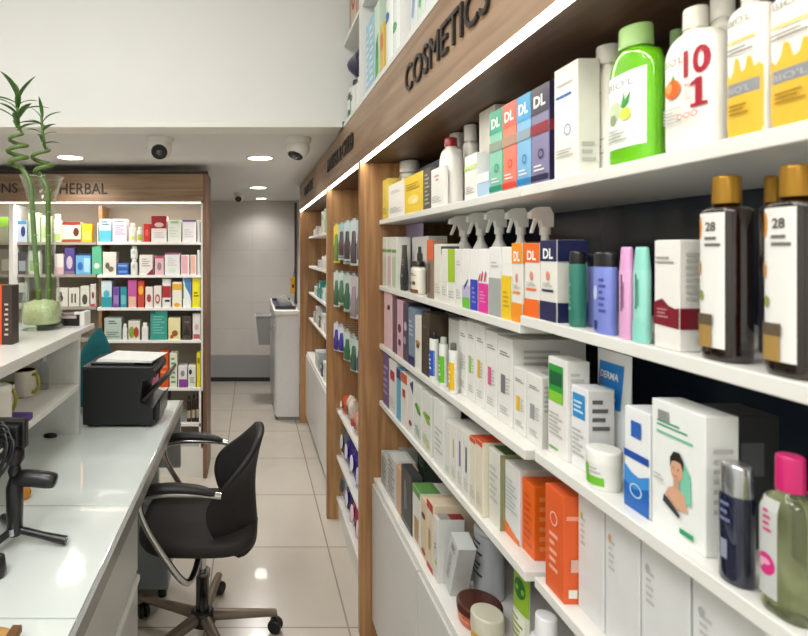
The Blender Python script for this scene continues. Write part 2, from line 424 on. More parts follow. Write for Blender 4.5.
part_box('plinth', far, XB + .02, XW - .02, P2 + .034, P3 - .002, 0.0, 0.06, mat('#8d8d8c', 0.4))
# fascia with raised lettering
fa = thing('fascia_board', 'long wooden fascia board with dark raised sign letters above the right shelves', 'sign board')
mb = MB(); mb.box(XF, XF + 0.02, P0 - 0.2, P3 + 0.03, 1.843, 2.057, WOODY, 0.001); mb.build('board', fa)
def lettering(txt, ystart, yend, z0, z1, parent, m, axis='x', xw=None, th=0.006):
    vs, ts, tw = text_tris(txt, 0.0)
    cu_b = bmesh.new()
    L = ystart - yend; H = z1 - z0
    V = [cu_b.verts.new((XF - 0.0005, ystart - x / tw * L, z0 + y * H)) for x, y in vs]
    for t in ts:
        try: cu_b.faces.new([V[i] for i in t])
        except ValueError: pass
    r = bmesh.ops.extrude_face_region(cu_b, geom=cu_b.faces[:])
    for g in r['geom']:
        if isinstance(g, bmesh.types.BMVert): g.co.x -= th
    bmesh.ops.recalc_face_normals(cu_b, faces=cu_b.faces[:])
    me = bpy.data.meshes.new('lettering'); cu_b.to_mesh(me); cu_b.free(); me.materials.append(m)
    o = bpy.data.objects.new('lettering', me); COL.objects.link(o); o.parent = parent; return o
LETM = mat('#2e2621', 0.4)
o = lettering('COSMETICS', 1.427, 0.925, 1.921, 1.991, fa, LETM); o['label'] = 'dark letters reading COSMETICS'
lettering('MOTHER & CHILD', 2.90, 2.17, 1.921, 1.991, fa, LETM)
lettering('BABY CARE', 4.17, 3.62, 1.921, 1.991, fa, LETM)
# white open cabinet above the fascia
up = thing('wall_cabinet', 'white open cabinet above the wooden fascia with packs on its shelves', 'cabinet')
Z0 = 2.06
part_box('bottom_panel', up, XF, XW, P0, 2.418, Z0, Z0 + .018, WHITE)
part_box('back_panel', up, XW - .012, XW, P0, 2.418, Z0 + .018, 3.04, mat('#dcdfe6', .5))
part_box('top_panel', up, XF, XW, P0, 2.418, 3.04, 3.06, WHITE)
for y in (0.89, 1.45, 2.02): part_box('divider', up, XF, XW - .012, y, y + .045, Z0 + .018, 3.04, WHITE)
for a, b_ in ((P0, .89), (.935, 1.45), (1.495, 2.02), (2.065, 2.418)):
    part_box('shelf', up, XF + .002, XW - .013, a + .001, b_ - .001, 2.43, 2.448, WHITE)

# ================================================================== HERBAL CABINET (faces the camera)
HY = 3.48
def hx(px, y=HY): return (px - CX) * y / F
HS = {1: 1.553, 2: 1.336, 3: 1.120, 4: 0.906, 5: 0.592}
he = thing('shelving_unit', 'brown wooden wall cabinet with lit white shelves of medicine boxes at the back left', 'shelving')
HB = HY + 0.32
WF = wood('wood_front', '#80664f', '#a3876c', 0)
part_box('side_panel', he, -.322, -.296, HY - .005, HB, 0, 2.013, wood('wood_side', '#5f4433', '#80604a', 2))
part_box('inner_panel', he, -.335, -.322, HY, HB - .012, .0, 1.808, WHITE)
fb = part_box('fascia', he, -2.19, -.322, HY - .004, HY + .02, 1.822, 2.0, WF)
part_box('top_panel', he, -2.19, -.322, HY + .02, HB, 1.83, 2.013, wood('wood_dark', '#3c2e25', '#4c3a2e', 0))
part_box('cornice', he, -2.19, -.29, HY - .012, HY + .03, 2.0, 2.016, mat('#2f2620', .5))
st = part_box('light_strip', he, -2.18, -.337, HY + .002, HY + .014, 1.806, 1.817, mat('#fff0d6', emit=1.1)); st['label'] = 'glowing warm light strip'
BACKM = mat('#a89c8c', .6, noise=.03, scale=5)
part_box('back_panel', he, -2.19, -.322, HB - .012, HB, 0, 1.83, BACKM)
XD = hx(95)
part_box('divider', he, XD - .012, XD + .012, HY + .12, HB - .013, HS[5], 1.80, WOODV)
part_box('divider', he, hx(9), hx(13), HY, HB - .013, HS[5], 1.80, WHITE)
for k, z in HS.items():
    part_box('shelf', he, XD + .013 if k < 5 else -2.18, -.336, HY, HB - .013, z - .018, z, WHITE, .001)
    if k < 5: part_box('shelf', he, -2.18, XD - .013, HY + .06, HB - .013, z - .018, z, mat('#a39a8e', .4))
part_box('base_panel', he, -2.18, -.336, HY + .02, HB - .013, 0.0, 0.2, WHITE)
part_box('upright', he, hx(199), hx(203), HY, HY + .02, .2, HS[5] - .018, WHITE)
part_box('shelf', he, -2.18, -.336, HY, HB - .013, .34, .358, WHITE)
def lettering_front(txt, x0, x1, z0, z1, y, parent, m, th=0.006):
    vs, ts, tw = text_tris(txt, 0.0); b_ = bmesh.new()
    V = [b_.verts.new((x0 + x / tw * (x1 - x0), y, z0 + v * (z1 - z0))) for x, v in vs]
    for t in ts:
        try: b_.faces.new([V[i] for i in t])
        except ValueError: pass
    r = bmesh.ops.extrude_face_region(b_, geom=b_.faces[:])
    for g in r['geom']:
        if isinstance(g, bmesh.types.BMVert): g.co.y -= th
    bmesh.ops.recalc_face_normals(b_, faces=b_.faces[:])
    me = bpy.data.meshes.new('lettering'); b_.to_mesh(me); b_.free(); me.materials.append(m)
    o = bpy.data.objects.new('lettering', me); COL.objects.link(o); o.parent = parent; return o
o = lettering_front('HERBAL', hx(60), hx(107.5), 1.868, 1.938, HY - .0042, fb, LETM); o['label'] = 'dark letters reading HERBAL'
lettering_front('VITAMINS', hx(18) - .40, hx(18), 1.875, 1.938, HY - .0042, fb, LETM)

# ================================================================== DESK, RAISED UNIT
DESKZ = 0.80; DX = -0.322
de = thing('desk', 'long white service desk with glass top panels and grey drawers on the left', 'desk')
part_box('desktop', de, -1.2, DX - .008, 0.25, 2.47, DESKZ - .04, DESKZ - .006, mat('#c9ccca', .4))
GT = mat('#dfe6e3', 0.06, coat=0.6, noise=.015, scale=4)
ys = [.26, 1.006, 1.449, 2.469]
for a, b_ in zip(ys[:-1], ys[1:]):
    o = part_box('glass_panel', de, -1.2, DX - .012, a + .0025, b_ - .0025, DESKZ - .006, DESKZ, GT, .001); o['label'] = 'glossy pale glass panel'
part_box('edge_trim', de, DX - .008, DX, 0.25, 2.47, DESKZ - .042, DESKZ - .001, mat('#8b8a86', .3))
DR = mat('#b9bab8', .35)
part_box('pedestal', de, -1.1, -.362, .3, 1.60, 0.0, DESKZ - .042, DR)
for i, (z0, z1) in enumerate(((.06, .30), (.31, .53), (.54, .74))):
    for (a, b_) in ((.30, .94), (.95, 1.595)):
        d_ = part_box('drawer', de, -.362, -.344, a + .003, b_ - .003, z0, z1, mat('#c2c3c1', .3), .002)
        part_box('handle', d_, -.3435, -.336, a + .01, b_ - .01, z1 - .016, z1 - .002, mat('#e4e4e0', .3))
part_box('end_panel', de, -1.1, -.43, 2.43, 2.465, 0, DESKZ - .042, DR)
part_box('modesty_panel', de, -.43, -.33, 2.43, 2.465, .50, DESKZ - .042, mat('#aaaead', .4))
ru = thing('display_counter', 'raised white two-tier counter unit standing on the desk at far left', 'shelf unit')
UX0, UX1 = -1.04, -0.652
part_box('top_board', ru, UX0, UX1, .45, 2.19, 1.177, 1.197, LAM, .0015)
part_box('front_lip', ru, UX1 - .02, UX1 - .001, .45, 2.02, 1.165, 1.177, LAM)
part_box('shelf', ru, UX0, UX1, .45, 1.998, .975, .993, LAM, .0015)
part_box('end_panel', ru, UX0, UX1 - .004, 2.0, 2.024, DESKZ, 1.176, mat('#d5d6d4', .35), .001)
part_box('back_panel', ru, UX0 - .012, UX0, .45, 2.02, DESKZ, 1.176, mat('#cfd0ce', .4))
# pc box under the desk
pc = thing('storage_box', 'small grey box cabinet on castors under the desk behind the chair', 'box', (-.43, 2.27, 0))
mb = MB(); mb.box(-.14, .07, 0, .14, .04, .43, mat('#98a0a8', .4), .006); mb.build('body', pc)
mb = MB(); mb.box(-.12, .05, -.006, 0, .06, .40, mat('#8b9297', .35), .002); mb.build('front_panel', pc)
for x in (-.11, .04):
    mb = MB(); mb.lathe([(0, .018, .018), (.04, .018, .018)], BLACK, x, .03, 14); mb.build('castor', pc)

# ================================================================== SWIVEL CHAIR
ch = thing('office_chair', 'black swivel office chair with chrome arms facing the desk in the aisle', 'chair', (-.19, 2.035, 0))
SEATM = mat('#262321', .75, noise=.15, scale=220, bump=.3); SHELLM = mat('#1d1c1c', .55, noise=.1, scale=260, bump=.2)
mb = MB()
prof = [(.432, .17, .19), (.438, .205, .215), (.455, .215, .225), (.478, .215, .225), (.487, .205, .217), (.490, .17, .18), (.488, .08, .09), (.487, .01, .01)]
mb.lathe(prof, SEATM, -.01, 0, 44, e=3.6); mb.build('seat', ch)
def back_surf(u, v, off):
    # u -1..1 across (world y), v 0..1 upwards
    hw = .225 * (1 - .35 * (1 - v) ** 2.5) 
    y = hw * u
    z = .40 + .415 * v
    curve = (.17 * math.sin(PI * (.12 + .76 * v ** .8)) - .01) * abs(u) ** 2.0
    x = .212 - .034 * math.sin(PI * v) - curve - .03 * (1 - v) ** 6
    top = .06 * abs(u) ** 3 * v ** 4
    return (x + off, y, z - top - .035 * abs(u) ** 4 * v ** 3)
nu, nv = 20, 22; vs = []; 
for off in (0.0, .026):
    for j in range(nv + 1):
        for i in range(nu + 1):
            u = -1 + 2 * i / nu; v = j / nv
            edge = max(0, abs(u) - .86) / .14
            o_ = off * (1 - .5 * edge ** 2) + (0 if off else .012 * edge ** 2)
            # round the top corners
            t = v; uu = u
            lim = 1.0 if v < .5 else math.sqrt(max(0.02, 1 - ((v - .5) / .5) ** 2.4 * .80))
            vs.append(back_surf(uu * lim, t, o_))
fs = []; N = (nu + 1) * (nv + 1)
for j in range(nv):
    for i in range(nu):
        a = j * (nu + 1) + i; fs.append((a, a + 1, a + nu + 2, a + nu + 1)); fs.append((a + N, a + N + nu + 1, a + N + nu + 2, a + N + 1))
for i in range(nu):
    fs.append((i, i + N, i + 1 + N, i + 1)); a = nv * (nu + 1) + i; fs.append((a, a + 1, a + 1 + N, a + N))
for j in range(nv):
    a = j * (nu + 1); fs.append((a, a + nu + 1, a + nu + 1 + N, a + N)); a += nu; fs.append((a, a + N, a + nu + 1 + N, a + nu + 1))
mb = MB(); mb.add(vs, fs, SHELLM, True); mb.build('backrest', ch)
mb = MB(); mb.tube([(.20, 0, .47), (.195, 0, .43), (.16, 0, .405), (.02, 0, .40)], .014, BLACK); mb.build('back_bracket', ch)
for s in (-1, 1):
    y = .25 * s
    pad = MB(); pth = smooth_path([(-.195, y, .672), (-.165, y, .69), (-.08, y, .697), (.01, y, .69), (.065, y, .676)], 6)
    rings = []
    for i, p in enumerate(pth):
        t = i / (len(pth) - 1); w = .026 * (math.sin(PI * min(.97, max(.03, t))) ** .3)
        rings.append([(p.x, p.y + w * math.cos(2 * PI * j / 14), p.z + .6 * w * math.sin(2 * PI * j / 14)) for j in range(14)])
    pad.loft(rings, mat('#1b1b1b', .5)); 
    fr = MB(); fr.tube(smooth_path([(.085, y * .99, .668), (.04, y, .673), (.0, y, .675), (-.11, y, .674), (-.178, y, .66), (-.19, y, .625), (-.165, y, .56), (-.10, y, .455), (-.05, y * .98, .385), (-.025, y * .9, .365), (-.01, y * .7, .372), (0, y * .45, .40)], 6), .0115, CHROME, 12)
    a_ = fr.build('arm_frame', ch); a_['label'] = 'bent chrome arm tube'; pad.build('armrest_pad', ch)
mb = MB(); mb.box(-.09, .10, -.12, .12, .395, .434, BLACK, .006); mb.build('seat_plate', ch)
mb = MB(); mb.lathe([(.10, .026, .026), (.25, .026, .026), (.25, .03, .03), (.27, .03, .03)], mat('#8f8f90', .25, metal=1, noise=0), 0, 0, 20)
mb.lathe([(.27, .014, .014), (.40, .014, .014)], CHROME, 0, 0, 16); mb.build('gas_lift', ch)
BASEM = mat('#776a5c', .4, metal=.3)
mb = MB(); mb.lathe([(.07, .045, .045), (.075, .05, .05), (.115, .042, .042), (.12, .035, .035)], BLACK, 0, 0, 22); mb.build('hub', ch)
for k in range(5):
    a = math.radians(9 + 72 * k); c, s_ = math.cos(a), math.sin(a)
    lg = MB(); rings = []
    for t in (0, .25, .5, .75, 1):
        r = .04 + .25 * t; w = .024 - .008 * t; h = .02 - .008 * t; z = .095 - .02 * t
        rings.append([(r * c - s_ * w * math.cos(2 * PI * j / 10), r * s_ + c * w * math.cos(2 * PI * j / 10), z + h * math.sin(2 * PI * j / 10)) for j in range(10)])
    lg.loft(rings, BASEM); L = lg.build('leg', ch)
    x, y = .285 * c, .285 * s_
    w_ = MB()
    for q in (-.012, .012):
        M_ = Matrix.Translation((x + q * math.cos(a + 1), y + q * math.sin(a + 1), .0265)) @ Matrix.Rotation(a + 1, 4, 'Z') @ Matrix.Rotation(PI / 2, 4, 'Y')
        w_.lathe([(-.009, .022, .022), (-.007, .0262, .0262), (.007, .0262, .0262), (.009, .022, .022)], BLACK, 0, 0, 20, M=M_)
    w_.tube([(x, y, .03), (x, y, .078)], .006, BLACK); w_.build('castor', L)

# ================================================================== PRINTER AND THINGS ON THE DESK
pr = thing('printer', 'black laser printer on the desk with its front tray open', 'printer', (-.665, 2.08, DESKZ))
PB = mat('#17181a', .38, noise=.03); PB2 = mat('#222326', .3)
mb = MB(); mb.prism([(0, .012), (.0, .235), (.27, .235), (.285, .22), (.285, .20), (.235, .185), (.225, .10), (.275, .075), (.275, .012)], 1, 0, .26, PB); mb.build('body', pr)
mb = MB(); mb.box(-.004, .278, -.003, .263, .231, .241, PB2, .003); mb.box(.02, .20, .03, .23, .241, .25, PB, .003); mb.build('lid', pr)
mb = MB(); mb.prism([(.228, .105), (.238, .098), (.335, .195), (.329, .203)], 1, .02, .24, PB2); mb.box(.322, .334, .05, .21, .188, .197, mat('#d8d8d6', .3), M=None); mb.build('front_tray', pr)
mb = MB(); mb.prism([(.276, .02), (.276, .072), (.30, .10), (.294, .02)], 1, .03, .23, PB2); mb.build('paper_drawer', pr)
for x in (.03, .25):
    mb = MB(); mb.box(x - .015, x + .015, .02, .24, 0, .013, BLACK); mb.build('foot', pr)
mb = MB()
for i in range(5):
    M_ = Matrix.Translation((-.505 + i * .003, 2.205 + i * .001, DESKZ + .2506 + i * .0018)) @ Matrix.Rotation(-.10 - i * .02, 4, 'Z')
    mb.box(-.115, .115, -.09, .09, 0, .0016, mat('#eeeeec', .6), 0, M_)
tag(mb.build('paper_stack'), 'loose stack of white paper lying on top of the black printer', 'paper')
# teal cloth bag behind the printer
mb = MB(); TEAL = mat('#12646c', .8, noise=.2, scale=25, bump=.5); rings = []
for i in range(9):
    t = i / 8; a_ = .15 * (1 - t) ** .8 + .006; b_ = .05 * (1 - t) ** .7 + .006
    rings.append([(-.745 + .05 * t ** 2 - .03 * (1 - t) + (a_ * (1 + .06 * math.sin(5 * q + 7 * t))) * math.cos(q) + .075 * (1 - t), 2.41 + b_ * (1 + .1 * math.sin(3 * q + 4 * t)) * math.sin(q), DESKZ + .345 * t ** .9) for q in [2 * PI * j / 24 for j in range(24)]])
mb.loft(rings, TEAL); tag(mb.build('cloth_bag'), 'dark teal cloth bag standing behind the black printer', 'bag')
# display tray on the raised counter behind the vase
tr = thing('display_tray', 'dark display tray with white end block on the raised counter behind the vase', 'tray', (-.86, 2.1095, 1.197))
mb = MB(); mb.box(0, .17, 0, .08, 0, .045, mat('#241f20', .4), .002); mb.box(.01, .16, -.0015, 0, .03, .042, mat('#c9b3b5', .5)); mb.build('tray', tr)
mb = MB(); mb.box(.172, .192, .0, .08, 0, .055, WHITE, .002); mb.box(.15, .172, .0, .02, .0455, .055, WHITE); mb.build('end_block', tr)

# ------------------------------------------------------------------ vase with bamboo
VX, VY, VZ = -.806, 2.03, 1.197
va = thing('glass_vase', 'tall flared clear glass vase on the raised counter holding spiral bamboo', 'vase', (VX, VY, VZ))
GL = glass('vase_glass', '#fbfffb', .0, 1.12)
outer = [(.0015, .066), (.004, .074), (.03, .075), (.10, .069), (.17, .060), (.30, .048), (.42, .045), (.49, .047), (.53, .057), (.56, .068), (.585, .077)]
rin = [(z, r - .004) for z, r in outer if z > .02]
pr_ = [(z, r, r) for z, r in outer] + [(.5852, .0755, .0755)] + [(z + .0, r, r) for z, r in reversed(rin)] + [(.022, .062, .062), (.021, .001, .001)]
mb = MB(); mb.lathe(pr_, GL, 0, 0, 40, caps=True, e=2.6); mb.build('glass_body', va)
gr = MB(); gr.lathe([(.0235, .058, .058), (.03, .0665, .0665), (.075, .0655, .0655), (.10, .060, .060), (.112, .03, .03), (.115, .004, .004)], mat('#d6dcae', .5, noise=.2, scale=120, bump=.8, coat=.4), VX, VY, 36, e=2.6)
for v in range(len(gr.v)): gr.v[v] = (gr.v[v][0], gr.v[v][1], gr.v[v][2] + VZ)
tag(gr.build('gel_beads'), 'pale green gel beads filling the bottom of the glass vase', 'beads', kind='stuff')
STEM = mat('#5d7a34', .45, noise=.2, scale=40, coat=.3); LEAF = mat('#4c7a31', .4, noise=.2, scale=30, coat=.2)
def bamboo(label, base, turns, r, z_sp0, z_sp1, top, phase, lean, leaves, ax):
    th_ = thing('lucky_bamboo', label, 'plant', (VX + base[0], VY + base[1], VZ + .05), group='bamboo stems in the vase')
    pts = [(0, 0, 0), (lean * .4, 0, .2), (lean * .7, 0, .4), (lean * .85, 0, z_sp0 - .06)]
    n = int(turns * 14)
    for i in range(n + 1):
        t = i / n; a = phase + turns * 2 * PI * t; rr = r * (math.sin(PI * (t * .86 + .07)) ** .5)
        pts.append((ax + rr * math.cos(a), rr * .8 * math.sin(a), z_sp0 + (z_sp1 - z_sp0) * t))
    pts += [(ax + .005, 0, z_sp1 + .03), (ax - .004, .0, top)]
    P_ = smooth_path(pts, 4); mb = MB(); rad = [.0095 - .0045 * (i / len(P_)) ** 2 for i in range(len(P_))]
    mb.tube(P_, rad, STEM, 10)
    for z in (.1, .2, .31, .4):
        mb.tube([(lean * z * 1.6 * .99, 0, z - .003), (lean * z * 1.6, 0, z + .003)], .0095, mat('#8a9a5a', .5), 10)
    mb.build('stem', th_)
    for (z, az, L, up_, w) in leaves:
        c, s_ = math.cos(az), math.sin(az); lv = MB(); vs = []; k = 9
        for i in range(k + 1):
            t = i / k; d = L * t * math.cos(up_ * (1 - .5 * t)); h = z + L * t * math.sin(up_) - L * .35 * t * t * (1 if up_ < 1.2 else .2)
            ww = w * math.sin(PI * min(.99, .12 + .88 * t)) ** .8 + .0004
            vs += [(ax + d * c - ww * s_, d * s_ + ww * c, h + .25 * ww), (ax + d * c, d * s_, h), (ax + d * c + ww * s_, d * s_ - ww * c, h + .25 * ww)]
        nvt = len(vs); vs += [(x, y, zz - .0008) for x, y, zz in vs]; fs = []
        for i in range(k):
            for q in (0, 1):
                a = 3 * i + q; fs += [(a, a + 1, a + 4, a + 3), (a + nvt, a + 3 + nvt, a + 4 + nvt, a + 1 + nvt)]
            a = 3 * i; fs += [(a, a + 3, a + 3 + nvt, a + nvt), (a + 2, a + 2 + nvt, a + 5 + nvt, a + 5)]
        lv.add(vs, fs, LEAF, True); lv.build('leaf', th_)
    return th_
def leafset(seed, zs, n, L, w):
    q = random.Random(seed); out = []
    for i in range(n):
        z = zs[0] + (zs[1] - zs[0]) * i / (n - 1)
        out.append((z, 2.4 * i + q.uniform(-.3, .3), L * q.uniform(.75, 1.1), q.uniform(.35, 1.0) if i < n - 3 else q.uniform(1.1, 1.4), w * q.uniform(.8, 1.1)))
    return out
bamboo('taller spiral bamboo stem leaning left in the glass vase with long leaves', (.0, -.012), 3.0, .036, .565, .70, .84, 0.6, -.045, leafset(4, (.71, .835), 16, .115, .0115), -.088)
bamboo('shorter spiral bamboo stem on the right in the glass vase with small leaves', (.022, .014), 1.8, .038, .545, .65, .77, 2.5, -.006, leafset(9, (.66, .765), 11, .08, .008), -.026)
# slim glass cylinder, orange box
gc = MB(); q = [(0, .024, .024), (.17, .024, .024), (.17, .021, .021), (.004, .021, .021), (.0035, .001, .001)]
gc.lathe(q, glass('tumbler_glass', '#f2f4f4', .02, 1.35), -.935, 2.05, 26); o = gc.build('glass_tube'); o.location.z = 1.197
tag(o, 'slim clear glass tube on the raised counter left of the vase', 'glass')
ob = thing('carton', 'orange box with a dark side on the raised counter at the left edge', 'box', (-.887, 1.69, 1.197))
mb = MB(); mb.box(-.18, .087, 0, .05, 0, .19, mat('#d9541c', .4), .001); mb.build('orange_face', ob)
mb = MB(); mb.box(.087, .1205, 0, .05, 0, .19, mat('#3a2f2a', .4), .001)
for i in range(7): mb.box(.096 + .003 * (i % 2), .108, -.0008, 0, .03 + .016 * i, .036 + .016 * i, mat('#c9b9a6', .5))
mb.build('dark_spine', ob)

# mugs on the middle tier
def mug(x, y, z, label, rz, c='#e8e4da', hc='#b9a93a'):
    m_ = thing('mug', label, 'mug', (x, y, z), rz, 'white mugs with yellow handles')
    mb = MB(); mb.lathe([(0, .03, .03), (.004, .036, .036), (.088, .037, .037), (.09, .0355, .0355), (.088, .034, .034), (.008, .032, .032), (.007, .001, .001)], mat(c, .25, coat=.4), 0, 0, 30)
    mb.build('cup', m_)
    mb = MB(); mb.lathe([(.0885, .0372, .0372), (.091, .0372, .0372), (.091, .0345, .0345), (.0885, .0345, .0345)], mat(hc, .3), 0, 0, 30); mb.build('rim', m_)
    h = MB(); h.tube(smooth_path([(.034, 0, .076), (.052, 0, .078), (.063, 0, .058), (.060, 0, .034), (.048, 0, .018), (.034, 0, .016)], 5), .0055, mat(hc, .3), 10)
    o = h.build('handle', m_); o['label'] = 'yellow-green handle'
mug(-.79, 1.84, .9935, 'white mug with yellow-green handle on the middle tier, behind the other mug', -.4)
mug(-.775, 1.64, .9935, 'white mug with yellow-green handle on the middle tier, nearer the camera', -.5)
sb = thing('bottle', 'small clear bottle with grey cap on the middle tier beside the end panel', 'bottle', (-.76, 1.93, .9935))
mb = MB(); mb.lathe([(0, .018, .018), (.07, .018, .018), (.09, .008, .008), (.10, .008, .008)], glass('b_gl', '#e9ecec', .05, 1.3), 0, 0, 20); mb.build('body', sb)
mb = MB(); mb.lathe([(.1, .01, .01), (.125, .01, .01)], mat('#bfc3c4', .3), 0, 0, 16); mb.build('cap', sb)
mb = MB(); mb.box(-.725, -.66, 1.50, 1.595, .9935, 1.012, mat('#5b3f93', .5), .002); tag(mb.build('booklet'), 'purple booklet lying on the middle tier of the raised counter', 'booklet')
cn = thing('container', 'white plastic container with round lid on the middle tier at the left edge', 'container', (-.695, 1.45, .9935))
mb = MB(); mb.lathe([(0, .03, .03), (.005, .034, .034), (.11, .034, .034), (.118, .03, .03)], mat('#e2dfd6', .35), 0, 0, 28); mb.build('body', cn)
mb = MB(); mb.lathe([(.1182, .034, .034), (.132, .034, .034), (.137, .026, .026)], mat('#ece9e0', .3), 0, 0, 28); mb.build('lid', cn)
mb = MB(); mb.lathe([(0, .024, .012), (.006, .026, .014), (.012, .022, .010), (.014, .01, .004)], BLACK, 0, 0, 20); o = mb.build('black_disc'); o.location = (-.755, 1.98, DESKZ)
tag(o, 'small flat black oval disc on the desk below the raised counter', 'disc')
fr_ = MB(); fr_.lathe([(0, .012, .012), (.006, .02, .016), (.02, .023, .018), (.034, .014, .012), (.038, .003, .003)], mat('#d08a2c', .5, noise=.3, scale=60), 0, 0, 18)
o = fr_.build('candy'); o.location = (-.645, 1.49, DESKZ); tag(o, 'orange and yellow wrapped sweet on the desk behind the tripod', 'sweet')
pk = thing('paper_bag', 'tan paper packet lying on the desk at the bottom left corner', 'packet', (-.49, .93, DESKZ))
mb = MB(); mb.lathe([(0, .07, .03), (.012, .075, .033), (.02, .06, .026), (.024, .02, .01)], mat('#c99a58', .6, noise=.15, scale=40), 0, 0, 24, e=4); mb.build('packet', pk)
mb = MB(); mb.box(.06, .078, -.02, .02, .015, .028, mat('#6d4a26', .6), .002); mb.build('tab', pk)

# tripod
tp = thing('tripod', 'black mini tripod with side handle standing on the desk at left', 'tripod', (-.565, 1.26, DESKZ))
TB = mat('#151516', .35, noise=.03, coat=.2)
mb = MB(); mb.lathe([(.022, .014, .014), (.028, .018, .018), (.135, .020, .020), (.155, .014, .014), (.16, .012, .012), (.175, .016, .016), (.19, .012, .012)], TB, 0, 0, 20); mb.build('centre_column', tp)
mb = MB(); mb.tube(smooth_path([(0, 0, .155), (.03, 0, .157), (.085, 0, .152), (.10, 0, .15)], 5), [.016, .017, .018, .019, .02, .02, .02, .02, .02, .02, .019, .018, .017, .015, .012, .006], TB, 14); mb.build('side_handle', tp)
for k, a in enumerate((-.05, 2.2, 4.2)):
    c, s_ = math.cos(a), math.sin(a); mb = MB()
    mb.tube([(.012 * c, .012 * s_, .034), (.07 * c, .07 * s_, .022), (.125 * c, .125 * s_, .0112)], [.009, .0085, .011], TB, 10); L = mb.build('leg', tp)
mb = MB(); mb.lathe([(.03, .008, .008), (.046, .008, .008)], CHROME, 0, -.018, 12); mb.build('pivot_screw', tp)
hd = MB(); hd.lathe([(.19, .014, .014), (.202, .022, .022), (.222, .022, .022), (.232, .012, .012)], TB, 0, 0, 20)
hd.box(-.06, .03, -.012, .012, .23, .30, TB, .006); hd.box(-.05, .02, -.03, -.012, .24, .29, mat('#202023', .2), .004); hd.build('phone_clamp', tp)
cbm = MB()
for i in range(7):
    r = .028 + .005 * i; z = .27 - .011 * i; ph = i * .9
    cbm.tube([(-.02 + r * math.cos(a) * (.8 if i % 2 else .5), -.035 - .004 * i + .3 * r * math.sin(a), z + r * math.sin(a + ph * .15)) for a in [2 * PI * j / 26 for j in range(26)]], .0032, TB, 8, closed=True)
cb = cbm.build('cable_coil', tp)
kn = MB(); kn.lathe([(0, .02, .02), (.012, .024, .024), (.04, .02, .02), (.046, .01, .01)], TB, 0, 0, 22); o = kn.build('rubber_knob'); o.location = (-.552, 1.135, DESKZ)
tag(o, 'round black knob lying on the desk in front of the tripod', 'knob')

# ================================================================== BACK COUNTER, BASKET, STICKER
bc = thing('base_cabinet', 'white base cabinet at the end of the aisle before the tiled wall', 'cabinet')
part_box('body', bc, .215, .415, 4.66, 5.88, .03, .93, mat('#dedfe0', .3))
part_box('worktop', bc, .195, .416, 4.64, 5.89, .93, .965, mat('#eceae5', .25), .003)
part_box('plinth', bc, .23, .415, 4.67, 5.86, 0, .03, mat('#8a8a8a', .4))
for i in range(2):
    d_ = part_box('cabinet_door', bc, .200, .215, 4.67 + .6 * i, 5.26 + .6 * i, .04, .92, mat('#c8cacc', .3), .002)
    mb = MB(); mb.tube([(.200, 4.72 + .6 * i, .70), (.182, 4.72 + .6 * i, .70), (.182, 4.72 + .6 * i, .82), (.200, 4.72 + .6 * i, .82)], .005, CHROME); mb.build('handle', d_)
tg = thing('drying_rack', 'dark wire rack with white dishes on the white base cabinet', 'rack', (.31, 5.2, .965))
mb = MB(); mb.box(-.10, .085, -.45, .35, 0, .012, mat('#252c3c', .3), .002)
for y in (-.45, .335): mb.box(-.10, .085, y, y + .015, .012, .03, mat('#252c3c', .3))
mb.build('tray', tg)
for i in range(8):
    mb = MB(); mb.lathe([(-.0012, .028, .028), (.0012, .032, .032)], WHITE, 0, 0, 20, M=Matrix.Rotation(-1.1, 4, 'X')); o = mb.build('dish', tg); o.location = (-.03 + .045 * (i % 2), -.36 + .085 * i, .0415)
wb = thing('wire_basket', 'small grey mesh basket hanging on the side of the white base cabinet', 'basket', (.0, 0, 0))
WBM = mat('#8d8e8e', .5, noise=.2, scale=200, bump=.5)
mb = MB(); mb.prism([(.035, .87), (.178, .87), (.17, .60), (.065, .60)], 1, 5.02, 5.20, WBM); mb.build('mesh_bag', wb)
mb = MB(); mb.tube([(.03, 5.015, .872), (.180, 5.015, .872), (.180, 5.205, .872), (.03, 5.205, .872)], .006, mat('#d0d0ce', .4), 8, closed=True); mb.build('rim', wb)
ys_ = thing('hanging_sign', 'yellow tag hanging on the dark post at the aisle end', 'tag', (0, 0, 0))
mb = MB(); mb.box(.43, .477, 5.87, 5.89, 1.02, 1.2, mat('#d39a1c', .4), .004); mb.box(.445, .465, 5.868, 5.87, 1.08, 1.12, BLACK); mb.build('plate', ys_)
mb = MB(); mb.tube([(.455, 5.88, 1.195), (.47, 5.89, 1.26), (.476, 5.893, 1.30)], .003, BLACK, 6); mb.build('strap', ys_)

# ================================================================== CEILING FITTINGS
def downlight(x, y, label, r=.075, e=55):
    d_ = thing('ceiling_light', label, 'ceiling light', (x, y, 2.062), group='round recessed ceiling lights')
    mb = MB(); mb.lathe([(0, r + .012, r + .012), (-.004, r + .010, r + .010), (-.006, r, r), (-.001, r - .002, r - .002)], WHITE, 0, 0, 36, caps=False); mb.build('frame', d_)
    mb = MB(); mb.lathe([(-.0012, r - .002, r - .002), (-.003, r - .004, r - .004)], mat('#fff6e6', emit=7.0), 0, 0, 32); mb.build('diffuser', d_)
    l = bpy.data.lights.new('lamp', 'SPOT'); l.energy = e; l.color = (1, .97, .92); l.spot_size = 2.6; l.spot_blend = .8; l.shadow_soft_size = .07
    lo = bpy.data.objects.new('lamp', l); COL.objects.link(lo); lo.parent = d_; lo.location = (0, 0, -.03)
downlight(-1.10, 3.20, 'round recessed ceiling light above the herbal cabinet at left', e=22)
downlight(.05, 3.22, 'round recessed ceiling light over the aisle, nearest of the centre row', e=26)
downlight(.055, 4.75, 'round recessed ceiling light over the aisle, second of the centre row', e=46)
